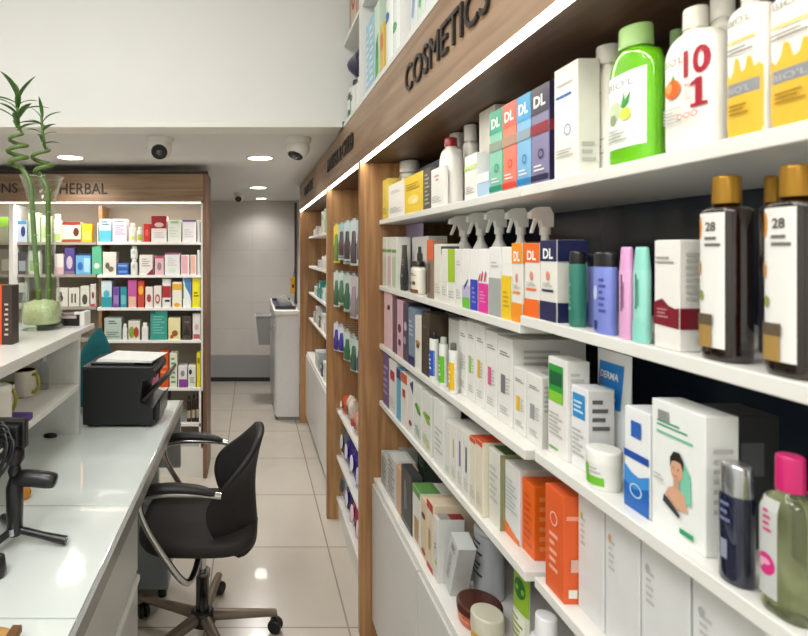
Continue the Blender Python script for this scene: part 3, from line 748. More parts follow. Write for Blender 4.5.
downlight(.10, 5.75, 'round recessed ceiling light nearest the tiled back wall', .06, e=8)
def dome(x, y, label, look, r=.052, z=2.062):
    d_ = thing('security_camera', label, 'camera', (x, y, z), group='dome security cameras on the low ceiling')
    mb = MB(); mb.lathe([(0, r * 1.15, r * 1.15), (-.012, r * 1.15, r * 1.15), (-.03, r * .95, r * .95), (-.034, r * .8, r * .8)], mat('#d9d7d2', .4), 0, 0, 30); mb.build('mount', d_)
    R = Vector(look).normalized().to_track_quat('Z', 'Y').to_matrix().to_4x4(); T = Matrix.Translation((0, 0, -.05)) @ R
    mb = MB(); prof = [(r * math.sin(a), r * math.cos(a), r * math.cos(a)) for a in [(-PI / 2 + .05) + (PI / 2 + .75) * i / 12 for i in range(13)]]
    mb.lathe(prof, mat('#dddbd6', .35), 0, 0, 30, M=T); mb.build('ball', d_)
    zf = prof[-1][0]; rf = prof[-1][1]
    mb = MB(); mb.lathe([(zf - .004, rf * .97, rf * .97), (zf + .005, rf * .95, rf * .95), (zf + .007, rf * .8, rf * .8)], BLACK, 0, 0, 28, M=T); mb.build('faceplate', d_)
    mb = MB(); mb.lathe([(zf + .0072, rf * .35, rf * .35), (zf + .012, rf * .32, rf * .32), (zf + .014, rf * .1, rf * .1)], mat('#4a4c50', .1, coat=1), 0, 0, 20, M=T); mb.build('lens', d_)
dome(-.462, 2.66, 'white dome camera facing the room on the low ceiling at left', (.05, -.85, -.6), .06)
dome(.232, 2.66, 'white dome camera turned to the right near the wooden fascia', (-.35, -.25, -.9), .058)
dome(-.13, 5.2, 'small dark-faced dome camera far down the aisle', (-.1, -1, -.5), .045)

# ================================================================== CAMERA, LIGHT
cam = bpy.data.cameras.new('camera'); co = bpy.data.objects.new('camera', cam); COL.objects.link(co)
cam.sensor_width = 36; cam.sensor_fit = 'HORIZONTAL'; cam.lens = F / 808 * 36
cam.shift_x = (404 - CX) / 808; cam.shift_y = -(318 - CY) / 808
cam.clip_start = 0.02
co.location = (0, 0, EYE); co.rotation_euler = (PI / 2, 0, 0)
cam.dof.use_dof = True; cam.dof.focus_distance = 1.9; cam.dof.aperture_fstop = 6.5
sc.camera = co
def area(x, y, z, sx, sy, e, col=(1, .995, .965), rot=(0, 0, 0)):
    l = bpy.data.lights.new('room_lamp', 'AREA'); l.shape = 'RECTANGLE'; l.size = sx; l.size_y = sy; l.energy = e; l.color = col
    o = bpy.data.objects.new('room_lamp', l); COL.objects.link(o); o.location = (x, y, z); o.rotation_euler = rot
area(-.6, .9, 3.08, .6, .6, 11); area(-.9, -.2, 3.08, .6, .6, 15); area(-.7, -1.6, 3.08, 1.2, .6, 32); area(-1.6, .7, 3.08, .6, .6, 8)
l = bpy.data.lights.new('led_tape', 'AREA'); l.shape = 'RECTANGLE'; l.size = 1.8; l.size_y = .012; l.energy = 3.2; l.color = (1, .95, .87)
lo = bpy.data.objects.new('led_tape', l); COL.objects.link(lo); lo.parent = he; lo.location = (-1.26, HY + .03, 1.800); lo.rotation_euler = (math.radians(25), 0, 0)
w = bpy.data.worlds.new('world'); w.use_nodes = True; w.node_tree.nodes['Background'].inputs[0].default_value = (.9, .93, 1, 1); w.node_tree.nodes['Background'].inputs[1].default_value = .3
sc.world = w
sc.view_settings.view_transform = 'Standard'; sc.view_settings.look = 'None'; sc.view_settings.gamma = 1; sc.view_settings.use_curve_mapping = False
sc.view_settings.exposure = 0.5
sc.cycles.use_denoising = True
sc.cycles.max_bounces = 8; sc.cycles.diffuse_bounces = 5; sc.cycles.caustics_reflective = False; sc.cycles.caustics_refractive = False
# ================================================================== PRODUCTS ON THE RIGHT SHELVES
_BOX = []
def reg(desc, x0, x1, y0, y1, z0, z1):
    for (d, a0, a1, b0, b1, c0, c1) in _BOX:
        ox = min(x1, a1) - max(x0, a0); oy = min(y1, b1) - max(y0, b0); oz = min(z1, c1) - max(z0, c0)
        if ox > .001 and oy > .001 and oz > .002: CLASH.append((round(min(ox, oy) * 1000), desc, d))
    _BOX.append((desc, x0, x1, y0, y1, z0, z1))
CLASH = []
SUF = {1: 'on the top cosmetics shelf', 2: 'on the second cosmetics shelf', 3: 'on the third cosmetics shelf', 4: 'on the fourth cosmetics shelf', 5: 'on the lowest cosmetics shelf'}
def shelfz(k, y): return SH[k] + (CZ[k] if (k < 5 and y < (J[1] if k < 3 else .94)) else 0) + .0003
CEILZ = {1: 1.834, 2: SH[1] - .021, 3: SH[2] - .021, 4: SH[3] - .021, 5: SH[4] - .021}
YMAX = 2.047
def B(k, xl, xr, yt, desc, c, dec=(), D=.07, ins=.008, name='carton', cat='box', H=None, tilt=0, dz=0.0, gap=.0012):
    X = (XS if k < 5 else XB + .01) + ins
    y0 = X * F / (xr - CX) + gap / 2; y1 = X * F / (xl - CX) - gap / 2
    z = shelfz(k, (y0 + y1) / 2) + dz
    y1 = min(y1, YMAX); W = y1 - y0
    if H is None: H = EYE + (CY - yt) * y0 / F - z
    H = min(H, CEILZ[k] - z)
    if H < .012 or W < .003: print('THIN', desc, H, W)
    D = min(D, XW - .014 - X)
    mb = carton(None, W, D, H, c, dec)
    o = mb.build(name); o.location = (X, (y0 + y1) / 2, z); o.rotation_euler = (0, 0, -PI / 2)
    if tilt: o.rotation_euler = (0, tilt, -PI / 2)
    tag(o, desc + ' ' + SUF[k], cat, 'products ' + SUF[k])
    reg(desc, X, X + D, y0, y1, z, z + H)
    return o
def R(kind, k, xl, xr, yt, desc, c, cap, dec=(), kr=1.0, ins=.006, name='bottle', cat='bottle', H=None, shrink=1.0, **opt):
    Xf = (XS if k < 5 else XB + .01) + ins
    xc = (xl + xr) / 2; t = (xc - CX) / F; wp = xr - xl; b = .03
    for _ in range(12):
        Xc = Xf + kr * b; Yc = Xc / t; b = wp * Yc / (2 * F) / math.sqrt(kr * kr + t * t)
    b *= shrink
    Xc = Xf + kr * b; z = shelfz(k, Yc)
    if H is None: H = EYE + (CY - yt) * Yc / F - z
    H = min(H, CEILZ[k] - z); Yc = min(Yc, YMAX - b)
    W = 2 * b; D = 2 * b * kr
    root = thing(name, desc + ' ' + SUF[k], cat, (Xf, Yc, z), -PI / 2, 'products ' + SUF[k])
    if kind == 'spray': spray(root, W, D, H, c, cap)
    else: roundish(kind, root, W, D, H, c, cap, dec, opt)
    reg(desc, Xf, Xf + D, Yc - b, Yc + b, z, z + H)
    return root
GR = '#6d6d6d'; LG = '#bdbdb9'
def L(c=LG, rows=4, v0=.12, v1=.3, u0=.12, u1=.85): return ('l', u0, v0, u1, v1, c, rows)
def S(c=LG, v0=.15, v1=.75, rows=9): return ('S', .15, v0, .8, v1, c, rows)

for j_ in range(3):
    for k_ in (1, 2, 3, 4):
        z_ = SH[k_] + (CZ[k_] if j_ == 0 else 0); _BOX.append(('SHELF%d' % k_, XS, XW, .955 if (k_ > 2 and j_ == 1) else J[j_], .925 if (k_ > 2 and j_ == 0) else J[j_ + 1], z_ - .018, z_))
_BOX.append(('TOP', XS, XW, .3, 2.05, 1.837, 1.85))
_BOX.append(('PANEL', XF, XW, 2.05, 2.08, 0, 1.85))

# ---- top shelf
B(1, 382.5, 388, 178, 'thin pale yellow carton at the far end', '#e8cf5c', [L('#a08a2a')], D=.05)
B(1, 388.4, 404, 179, 'white carton next to the thin yellow one', '#eceae4', [L(), ('l', .2, .7, .8, .8, LG, 2)], D=.055)
R('bottle', 1, 396, 416, 151, 'white bottle with broad white cap behind the yellow carton', '#eceae4', '#f0eeea', kr=.6, ins=.065, cf=.2, nk=.7, sh=.7)
B(1, 404.3, 423, 170, 'bright yellow patterned carton', '#e9c73f', [('e', .5, .35, .3, .12, '#f2dc7c'), ('e', .6, .3, .16, .07, '#f6ecb4'), L('#b99a22', 3, .6, .8), ('s', 0, 0, 1, 1, '#8a7f63')], D=.06)
B(1, 424, 430.6, 167, 'narrow dark grey printed carton', '#5a564e', [L('#b5b09f', 8, .1, .9)], D=.06)
B(1, 417, 441, 158, 'low wide navy carton in the back row', '#27315f', [L('#8d96c9', 2, .6, .8)], D=.05, ins=.09)
B(1, 431, 444, 165, 'white carton with small pink dots', '#edebe6', [('e', .45, .8, .2, .03, '#d9a0a8'), ('e', .5, .7, .12, .025, '#b98fae'), L()], D=.0115)
R('bottle', 1, 440, 464, 138, 'white bottle with dark red cap and red printed line', '#f0eeea', '#9c2a33', [('l', .2, .52, .8, .58, '#a5434b', 1), ('l', .2, .3, .8, .45, LG, 4)], kr=.55, ins=.021, cf=.13, nk=.35, sh=.62, e=3.2, shrink=.88)
B(1, 464.5, 476.8, 152, 'white carton with pale green band', '#ecebe6', [('r', 0, .66, 1, .76, '#c8d78c'), L()], D=.04)
R('bottle', 1, 449, 466, 131, 'white bottle with silver rimmed cap in the back row', '#e9e7e2', '#e6e4e0', kr=.6, ins=.075, cf=.2, nk=.6)
R('bottle', 1, 463, 479.5, 123, 'taller white capped bottle in the back row', '#ebe9e4', '#efedea', kr=.6, ins=.075, cf=.2, nk=.6, shrink=.9)
B(1, 477.2, 489.2, 171, 'low pale blue and white carton', '#b4cfe6', [('r', 0, .6, 1, 1, '#e9ebee')], D=.05)
B(1, 479, 495, 98, 'tall plain white carton behind the coloured slim boxes', '#e9e7df', [S()], D=.06, ins=.062)
def dl(xl, xr, yt, nm, c, top, band, deep):
    B(1, xl, xr, yt, nm, c, [('r', 0, .72, 1, 1, top), ('T', .16, .79, .68, .12, 'DL', '#f2f2f0'), ('r', 0, .51, 1, .62, band), ('r', 0, .03, 1, .09, deep),
       ('o', .6, .3, .16, .05, .3, deep), ('l', .2, .12, .8, .2, '#e8e8e8', 2), ('s', 0, 0, 1, 1, deep), ('s', 0, .51, 1, .62, band)], D=.052)
dl(489.8, 502.3, 107, 'slim mint green carton with white letters', '#86c7ae', '#2aa184', '#8d9a8c', '#178e73')
dl(502.8, 516.3, 99, 'slim coral red carton with white letters', '#ef8470', '#ea6350', '#b38f7c', '#d8402f')
dl(516.8, 530.8, 91, 'slim sky blue carton with white letters', '#84b9dd', '#3f9fd6', '#8fa3b0', '#2a7fc0')
dl(531.3, 549, 81, 'slim violet grey carton with red band', '#8783a5', '#3c3a4e', '#8c2733', '#232048')
B(1, 554, 578, 58, 'tall white carton with blue printed line', '#eceae2', [('r', .1, .72, .75, .745, '#2b62b4'), ('l', .12, .82, .8, .86, LG, 1), ('o', .6, .42, .14, .05, .2, '#6a8fcf'), L(LG, 3, .18, .26), S(LG, .1, .3, 3)], D=.034)
def biol(root_desc, xl, xr, yt, c, cap, dec, **o):
    return R('bottle', 1, xl, xr, yt, root_desc, c, cap, dec, **o)
ORF = [('e', .5, .44, .22, .075, '#e8641e'), ('e', .42, .455, .08, .05, '#f59a55')]
biol('slim white bottle with orange fruit picture', 585, 634, 46, '#efede6', '#eceae2',
     [('t', .12, .62, .5, .045, "BIO'L", '#8b8d90'), ('e', .35, .38, .2, .07, '#e8641e'), ('l', .1, .15, .7, .28, LG, 5)], kr=.40, ins=.046, cf=.15, nk=.34, sh=.66, e=3.2, shrink=.88)
biol('transparent bright green bottle with white label and pale green cap', 609, 664, 27, '#7ac61e', '#a9d08a',
     [('r', .04, .12, .93, .66, '#eef1ea'), ('t', .12, .56, .62, .055, "BIO'L", '#8b8d90'), ('e', .33, .40, .17, .07, '#c3cfae'), ('e', .28, .34, .09, .04, '#8ba07a'), ('p', [(.48, .42), (.55, .52), (.58, .46), (.70, .52), (.64, .43), (.55, .40)], '#3f9a4a'), ('e', .58, .36, .12, .045, '#cfe05a'), ('l', .12, .17, .62, .27, '#b5bcb2', 4)],
     kr=.42, ins=.010, cf=.16, nk=.46, sh=.66, bm=mat('#6fc51a', .12, coat=.8, noise=.04, scale=12), shrink=.95, cm=mat('#a5cf86', .4, noise=.02))
R('bottle', 1, 668, 684, 30, 'pale green capped bottle in the back row', '#b6d79a', '#9cc88a', kr=.7, ins=.085, cf=.15, nk=.6)
biol('white bottle with orange fruit and large red number 10', 665, 729, 8, '#f0ede4', '#e6e4dc',
     [('t', .08, .62, .42, .05, "BIO'L", '#8b8d90'), ('T', .52, .50, .44, .19, '10', '#a31d33'), ('r', .74, .28, .85, .475, '#a31d33'), ('r', .66, .28, .93, .305, '#a31d33'), ('p', [(.66, .425), (.66, .45), (.80, .477), (.80, .445)], '#a31d33'), ('t', .56, .43, .08, .03, 'N', '#b04a55'), ('e', .30, .45, .17, .066, '#e8641e'), ('e', .24, .465, .07, .04, '#f59a55'), ('p', [(.28, .51), (.34, .55), (.38, .51)], '#6d9a4a'), ('l', .56, .34, .68, .41, LG, 4), ('l', .1, .2, .5, .32, LG, 5), ('o', .48, .235, .06, .02, .3, '#c46a72'), ('o', .62, .235, .06, .02, .3, '#c46a72'), ('o', .76, .235, .06, .02, .3, '#c46a72')],
     kr=.40, ins=.010, cf=.15, nk=.30, sh=.68, e=3.4, shrink=.90)
R('bottle', 1, 704, 745, -14, 'tall white bottle rising behind the red numbered one', '#efede6', '#e9e7e0', kr=.5, ins=.062, cf=.2, nk=.62, shrink=.8)
HON = [('h', .03, .97, [.40, .42, .39, .42, .51, .50, .41, .42, .50, .49, .42, .44, .42], '#dfb63c'), ('r', .05, .27, .92, .35, '#8d8f92'), ('t', .12, .285, .6, .04, "BIO'L", '#b9bbbd'), ('t', .14, .72, .6, .045, "BIO'L", '#8b8d90'), ('l', .12, .6, .85, .63, '#d6c34e', 1), ('l', .12, .53, .8, .58, '#7c7c7c', 2), ('l', .2, .14, .7, .22, '#a77f1c', 3)]
biol('white bottle with golden honey drips, left of its twin', 727, 776, -22, '#f0eee6', '#ecebe6', HON, kr=.40, ins=.012, cf=.15, nk=.3, sh=.76, e=3.2, shrink=.88)
biol('white bottle with golden honey drips at the right frame edge', 768, 852, -45, '#f0ede4', '#ecebe6', HON, kr=.42, ins=.010, cf=.15, nk=.3, sh=.76, e=3.2, shrink=.84)

# ---- second shelf
for i, (a, b_, c1) in enumerate(((382.5, 386.6, '#c9cdbd'), (387, 391.3, '#d9a9b9'), (391.7, 396.3, '#b5c4a4'))):
    B(2, a, b_, 237, ('pale green topped carton at the far end', 'pink striped slim carton second from the far end', 'pale green slim carton third from the far end')[i], '#d5d6cc', [('r', 0, .7, 1, .76, '#6c9a5a'), ('r', .2, .05, .8, .62, c1)], D=.05)
R('tube', 2, 390, 414, 226, 'lilac squeeze tube standing on its cap in the back row', '#b9a9cf', '#c3b6d6', kr=.35, ins=.065, cf=.15, name='squeeze_tube', cat='tube')
R('tube', 2, 399.5, 412, 245, 'small black squeeze tube', '#1e1f20', '#2b2c2c', [('l', .25, .55, .75, .7, '#8a8a88', 3), ('r', .25, .3, .75, .36, '#6f8a74')], kr=.4, ins=.008, cf=.12, name='squeeze_tube', cat='tube', shrink=.72)
B(2, 412, 428, 236, 'white carton with dark bottle picture in the back row', '#d8d5d0', [('r', .35, .15, .7, .7, '#2c2322'), ('r', .42, .7, .62, .82, '#2c2322')], D=.06, ins=.05)
R('bottle', 2, 411, 425.5, 261, 'small white bottle with brown print and dark cap', '#e8e1d4', '#2e2520', [('l', .15, .55, .85, .64, '#7a4a2c', 2), ('e', .3, .33, .14, .06, '#6b3a24'), ('e', .7, .33, .14, .06, '#6b3a24'), ('r', .05, .03, .95, .14, '#7a4a2c')], kr=.5, ins=.007, cf=.16, nk=.55)
B(2, 427, 433.6, 240, 'slim carton with orange top and brown picture', '#8a7766', [('r', 0, .66, 1, 1, '#dc6234'), ('r', .15, .1, .5, .6, '#5f4b3e')], D=.035)
B(2, 434, 441, 244, 'cream carton with dark printed corner', '#e2ded2', [('c', .1, .1, .9, .5, '#55544e'), L(), ('s', 0, .82, .8, .96, '#4d4d4b')], D=.06)
B(2, 441.4, 447.6, 249, 'slim cream carton beside the lime green one', '#e4e2da', [L(), ('r', 0, .38, 1, .385, LG)], D=.05)
B(2, 448, 455, 249, 'slim carton with lime green upper half', '#e6e6de', [('r', 0, .4, 1, 1, '#a3c52c'), L(LG, 3, .1, .25)], D=.05)
B(2, 455.4, 462, 249, 'slim white carton right of the lime green one', '#e6e5df', [L(), ('l', .2, .7, .8, .8, LG, 2)], D=.05)
B(2, 462.4, 470, 249, 'white carton with green and lilac foot', '#e9e8e4', [('r', 0, 0, 1, .18, '#6abf3a'), ('r', 0, .18, 1, .38, '#bdb5d6'), ('p', [(.3, .3), (.8, .46), (.8, .5), (.3, .38)], '#2b3f80')], D=.05)
B(2, 470.4, 478, 249, 'white carton with royal blue lower half', '#eceae6', [('r', 0, 0, 1, .5, '#2a3bb8'), ('l', .25, .1, .75, .4, '#7f8ae0', 4)], D=.05)
B(2, 478.4, 488.6, 249, 'white carton with magenta lower half and fan pattern', '#efedea', [('r', 0, 0, 1, .46, '#e0309a'), ('p', [(0, .5), (.2, .62), (.25, .6), (.12, .48)], '#c22a5c'), ('p', [(.25, .5), (.45, .66), (.52, .62), (.38, .48)], '#c22a5c'), ('p', [(.6, .5), (.75, .66), (.85, .62), (.72, .48)], '#c22a5c'), ('l', .2, .15, .8, .35, '#f08ac8', 4)], D=.05)
B(2, 489, 501, 247, 'white carton with plain grey lower half', '#e9e9e6', [('r', 0, 0, 1, .55, '#a3a7a7'), ('l', .2, .7, .8, .8, LG, 2)], D=.05)
B(2, 501.5, 511.6, 247, 'white carton with yellow lower half', '#ecebe6', [('r', 0, 0, 1, .6, '#ecc51e'), ('l', .2, .15, .8, .4, '#c79a1a', 4)], D=.05)
def dl2(xl, xr, yt, nm, c, D):
    B(2, xl, xr, yt, nm, '#e6e4dd', [('r', 0, .74, 1, 1, c), ('T', .2, .77, .6, .13, 'DL', '#f2f2f0'), ('r', 0, 0, 1, .24, c), ('e', .5, .56, .1, .06, '#e58a78'), ('r', .15, .36, .85, .39, c), ('l', .2, .42, .8, .48, LG, 2),
       ('s', 0, .74, 1, 1, c), ('s', 0, 0, 1, .24, c), ('c', 0, 0, 1, 1, c)], D=D)
dl2(512, 522.4, 243, 'white carton with amber top and foot', '#f0941f', .05)
dl2(524.6, 539.6, 243, 'white carton with vivid orange top and foot', '#ef6a1f', .05)
dl2(540.2, 557, 240, 'white carton with navy top and foot', '#1f2350', .05)
for i, (a, b_) in enumerate(((455, 477), (472, 493), (490, 512), (511, 534), (534, 560))):
    R('spray', 2, a, b_, 212 - 1.2 * i, ('white trigger spray bottle, farthest of the five', 'white trigger spray bottle, second farthest of the five', 'white trigger spray bottle, middle one of the five', 'white trigger spray bottle, second nearest of the five', 'white trigger spray bottle nearest the camera of the five')[i], '#e6e5e0', '#e9e8e4', kr=.7, ins=.072, shrink=.8, name='spray_bottle')
R('flask', 2, 569, 586, 251, 'dark green bottle with black cap', '#2f7a6a', '#15171a', kr=.9, ins=.006, cf=.17, dec=[('l', .3, .2, .6, .6, '#6aa898', 5)], e=2.3)
R('flask', 2, 586, 603, 254, 'slim periwinkle bottle with black cap, partly hidden', '#6f78b8', '#181a20', kr=.6, ins=.032, cf=.17, e=2.3, shrink=.85)
R('flask', 2, 593, 621, 252, 'wide periwinkle blue bottle with black cap', '#7d8bd8', '#17191f', kr=.55, ins=.004, cf=.18, dec=[('e', .35, .5, .12, .09, '#c9d2f0'), ('l', .55, .25, .85, .7, '#4a539a', 6), ('r', .3, .05, .45, .16, '#2b3270')], e=2.4, shrink=.84)
R('flask', 2, 619, 636, 247, 'pink bottle with rounded pink cap', '#e3a9d3', '#e0a2d2', kr=.6, ins=.006, cf=.24, dec=[('r', .42, .30, .52, .70, '#6f4a6a'), ('r', .58, .34, .66, .62, '#9a6f92')], e=2.4, tp=.8, shrink=.9)
R('flask', 2, 633, 653, 247, 'mint green bottle with rounded mint cap', '#9adccf', '#93d8cb', kr=.6, ins=.006, cf=.24, dec=[('r', .42, .35, .52, .72, '#3f7a72'), ('r', .58, .38, .66, .66, '#6aa59c'), ('r', .02, .0, .98, .22, '#8fd5c7')], e=2.4, tp=.8, shrink=.88)
B(2, 654, 680, 240, 'white carton with maroon wave band', '#e9e7e2', [('p', [(0, .22), (0, .42), (.15, .44), (.35, .46), (.6, .40), (.85, .38), (1, .39), (1, .2)], '#7a1626'), ('s', 0, .2, 1, .39, '#7a1626'), ('l', .1, .78, .8, .86, '#9a9a98', 2), ('l', .15, .28, .6, .38, '#b87a82', 3), S(LG, .45, .9, 8), ('s', .5, .06, .85, .14, '#55534f')], D=.042)
BRN = mat('#1c0d0a', .12, coat=.8, noise=.1, scale=10)
def brown(xl, xr, yt, nm, ins, shrink, dec=True):
    d_ = [('r', .02, .07, .84, .80, '#e9e8e4'), ('e', .14, .72, .10, .06, '#d9902e'), ('T', .36, .70, .28, .05, '28', '#55514c'), ('l', .34, .61, .76, .68, '#6f6c66', 2), ('e', .16, .5, .05, .04, '#c98f3a'), ('e', .24, .35, .06, .03, '#8a9a4a'), ('r', .02, .07, .55, .21, '#a5854a'), ('r', .02, .19, .58, .25, '#5f5240')] if dec else []
    return R('bottle', 2, xl, xr, yt, nm, '#1c0d0a', '#b98a2e', d_, kr=.75, ins=ins, cf=.15, nk=.5, sh=.80, e=3.0, bm=BRN, shrink=shrink, cm=mat('#a87c28', .3, metal=.5, noise=.02))
brown(700, 762, 176, 'left dark brown gold-capped bottle with white label', .006, .78)
brown(764, 838, 165, 'rightmost dark brown gold-capped bottle with white label', .006, .80)
brown(757, 792, 176, 'dark brown gold-capped bottle standing behind the front pair', .10, .7, False)

# ---- third shelf
B(3, 384, 391.5, 292, 'slim pale pink carton at the far end', '#dcb9bd', [('r', .5, .7, .8, .78, '#2c2024')], D=.06)
B(3, 392.5, 396.5, 298, 'thin dark plum carton second from the far end', '#6b4a5c', [], D=.06)
B(3, 397, 402.4, 301, 'thin pink carton with dark flowers', '#d3a9b4', [('e', .5, .5, .3, .08, '#4a3a4a'), ('e', .5, .25, .25, .06, '#4a3a4a')], D=.06)
B(3, 403, 408, 304, 'thin black and lilac floral carton', '#45414f', [('e', .5, .6, .3, .08, '#b9a8b9'), ('e', .4, .35, .3, .07, '#9a8fa5')], D=.05)
B(3, 408.4, 414.6, 309, 'blue grey carton with navy foot', '#76879c', [('r', 0, 0, 1, .16, '#23235c'), L('#a8b4c4', 4, .5, .8)], D=.05)
B(3, 408, 424, 303, 'low dark navy pouch pack in the back row', '#2c3244', [('l', .2, .6, .8, .8, '#8f94a8', 2)], D=.07, ins=.071)
B(3, 415, 421, 317, 'slim white carton with golden emblem', '#e4e0d6', [('e', .5, .5, .38, .05, '#a8843c'), ('e', .5, .44, .25, .04, '#5f4a2c')], D=.05)
B(3, 421.4, 429, 314, 'plain dark brown carton', '#43362a', [('l', .2, .75, .8, .8, '#6f6252', 1)], D=.055)
for (a, b_, y, c1, cp_, nm) in ((429.5, 438.6, 332, '#1f56b8', '#1d1d1f', 'small white bottle with blue label and black cap'), (438.8, 448.2, 337, '#62b72a', '#b5bdb4', 'small white bottle with bright green label'), (448.6, 458.2, 343, '#e2b41e', '#5d5f5c', 'small white bottle with golden yellow label')):
    R('flask', 3, a, b_, y, nm, '#e2e2dd', cp_, [('r', .0, .08, 1.0, .62, c1), ('l', .25, .2, .75, .55, '#e8e8e8', 4)], kr=.8, ins=.006, cf=.14, capw=.66, e=2.1)
B(3, 432, 448, 318, 'white carton in the back row behind the blue bottle', '#dddcd6', [], D=.05, ins=.068)
B(3, 448.5, 460, 322, 'white carton in the back row behind the yellow bottle', '#dcdbd5', [], D=.06, ins=.055)
def derm(xl, xr, yt, nm, c1, D=.12, nm2=None):
    B(3, xl, xr, yt, nm, '#e9e8e3', [('r', .25, .34, .55, .56, c1), ('l', .2, .78, .85, .84, '#8b8b88', 2), ('l', .62, .35, .85, .55, LG, 5), ('l', .2, .1, .8, .2, LG, 3), S(LG, .5, .9, 6)], D=D, ins=.035)
derm(459, 466.6, 322, 'white skincare carton with tiny grey print', '#c9c9c4')
derm(467, 475, 323, 'white skincare carton with light green stripe', '#8fc45a')
derm(475.4, 484.6, 326, 'white skincare carton with amber stripe', '#e0b43a')
derm(485.2, 497, 333, 'white skincare carton with pink stripe', '#dd5f92')
derm(497.5, 512.4, 340, 'large white skincare carton with dark grey stripe', '#76797c', .15)
derm(513.2, 526, 371, 'low white skincare carton with yellow stripe', '#ebb92a', .06)
derm(526.6, 542, 378, 'low white skincare carton with grey stripe', '#9b9ba0', .022)
B(3, 548, 567, 362, 'white carton with green label square', '#eceae6', [('r', .06, .55, .82, .93, '#2f9a3c'), ('r', .1, .72, .78, .86, '#17603a'), ('r', .06, .55, .82, .66, '#86c83a'), ('l', .1, .2, .8, .45, LG, 6), S(LG, .45, .9, 8), ('l', .1, .05, .6, .1, '#7fb56a', 1)], D=.038, ins=.024)
B(3, 571, 588, 391, 'white carton with sky blue label square', '#eaebeb', [('r', .12, .62, .85, .92, '#2f8fd0'), ('l', .2, .68, .75, .85, '#cfe4f2', 3), ('l', .1, .15, .8, .5, LG, 6), S('#6a6a6a', .5, .92, 4)], D=.042, ins=.03)
R('tube', 3, 594, 636, 352, 'large white squeeze tube with blue square label', '#e6e9ea', '#e2e5e6', [('r', .1, .52, .82, .90, '#1d7fd0'), ('T', .16, .76, .55, .06, 'DERMA', '#eef4f8'), ('l', .2, .58, .7, .7, '#b8d6ec', 3), ('l', .1, .2, .7, .42, LG, 5)], kr=.35, ins=.078, cf=.12, name='squeeze_tube', cat='tube', shrink=.92)
R('jar', 3, 585, 624, 448, 'round white cream jar with lid and green label', '#e9eae4', '#ecebe5', [('r', .1, .12, .9, .34, '#6dbb2e'), ('r', .2, .3, .5, .62, '#7fc641'), ('l', .55, .4, .85, .6, LG, 2)], kr=1.0, ins=.004, cf=.32, name='cream_jar', cat='jar', shrink=.97)
B(3, 624.5, 650, 415, 'white carton with blue wave foot', '#eef0f1', [('p', [(0, 0), (0, .42), (.3, .36), (.6, .34), (1, .40), (1, 0)], '#3f8fd8'), ('p', [(0, 0), (0, .25), (.4, .2), (1, .28), (1, 0)], '#1a63b5'), ('r', 0, .50, 1, .57, '#1d4fa8'), ('r', .3, .72, .7, .88, '#2a62b8'), ('o', .5, .2, .25, .07, .2, '#bcd9f0')], D=.04, ins=.022)
B(3, 651.5, 706, 417, 'white carton with portrait of a dark haired person', '#eef0ee', [('l', .12, .80, .70, .86, '#2f9a6a', 2), ('r', .14, .85, .36, .93, '#8d9292'), ('l', .12, .74, .8, .78, '#6fbf9a', 1),
   ('p', [(.45, .30), (.48, .5), (.62, .62), (.76, .52), (.78, .3)], '#7fcab0'), ('p', [(.30, .30), (.36, .36), (.5, .40), (.66, .36), (.72, .24), (.45, .22)], '#d9a98c'), ('e', .52, .52, .115, .085, '#d8a78a'), ('p', [(.40, .52), (.40, .60), (.47, .655), (.58, .66), (.65, .60), (.645, .53), (.60, .585), (.5, .59), (.43, .575)], '#2a211e'),
   ('p', [(.47, .45), (.47, .38), (.58, .38), (.57, .46)], '#cf9c80'), ('e', .47, .53, .012, .006, '#2a211e'), ('e', .565, .53, .012, .006, '#2a211e'), ('r', .49, .475, .555, .482, '#b06a5c'), ('p', [(.28, .24), (.3, .30), (.44, .26), (.6, .2), (.58, .17)], '#3a3f44'), ('r', .6, .07, .85, .11, '#2f9a6a'), ('l', .1, .38, .3, .44, LG, 2), S(LG, .3, .8, 7)], D=.038, ins=.022)
B(3, 690, 728, 416, 'black carton in the back row behind the portrait carton', '#1b1c1f', [('s', .25, .55, .7, .8, '#4c4e52')], D=.06, ins=.062)
R('flask', 3, 718, 757, 463, 'dark navy bottle with tall chrome cap', '#171c38', '#b9bcc2', [('r', .35, .2, .6, .36, '#8f95a8'), ('l', .35, .5, .7, .7, '#6d7599', 3)], kr=.8, ins=.006, cf=.26, capw=.9, e=2.3, shrink=.93, bm=mat('#151a35', .12, coat=.8, noise=.03), cm=mat('#c2c5ca', .2, metal=.9, noise=0))
PERF = mat('#c0ca92', .06, trans=.85, coat=.6, noise=.05, scale=10, ior=1.33)
R('bottle', 3, 758, 832, 455, 'clear greenish bottle with magenta cap and magenta emblem', '#a9b48a', '#c8206a', [('r', .12, .1, .62, .72, '#c3c6c4'), ('e', .36, .3, .22, .07, '#d0307c'), ('e', .36, .315, .12, .02, '#f0a0c4'), ('l', .3, .5, .5, .66, '#d0307c', 4)], kr=.8, ins=.006, cf=.22, nk=.45, sh=.62, e=2.6, bm=PERF, shrink=.80)

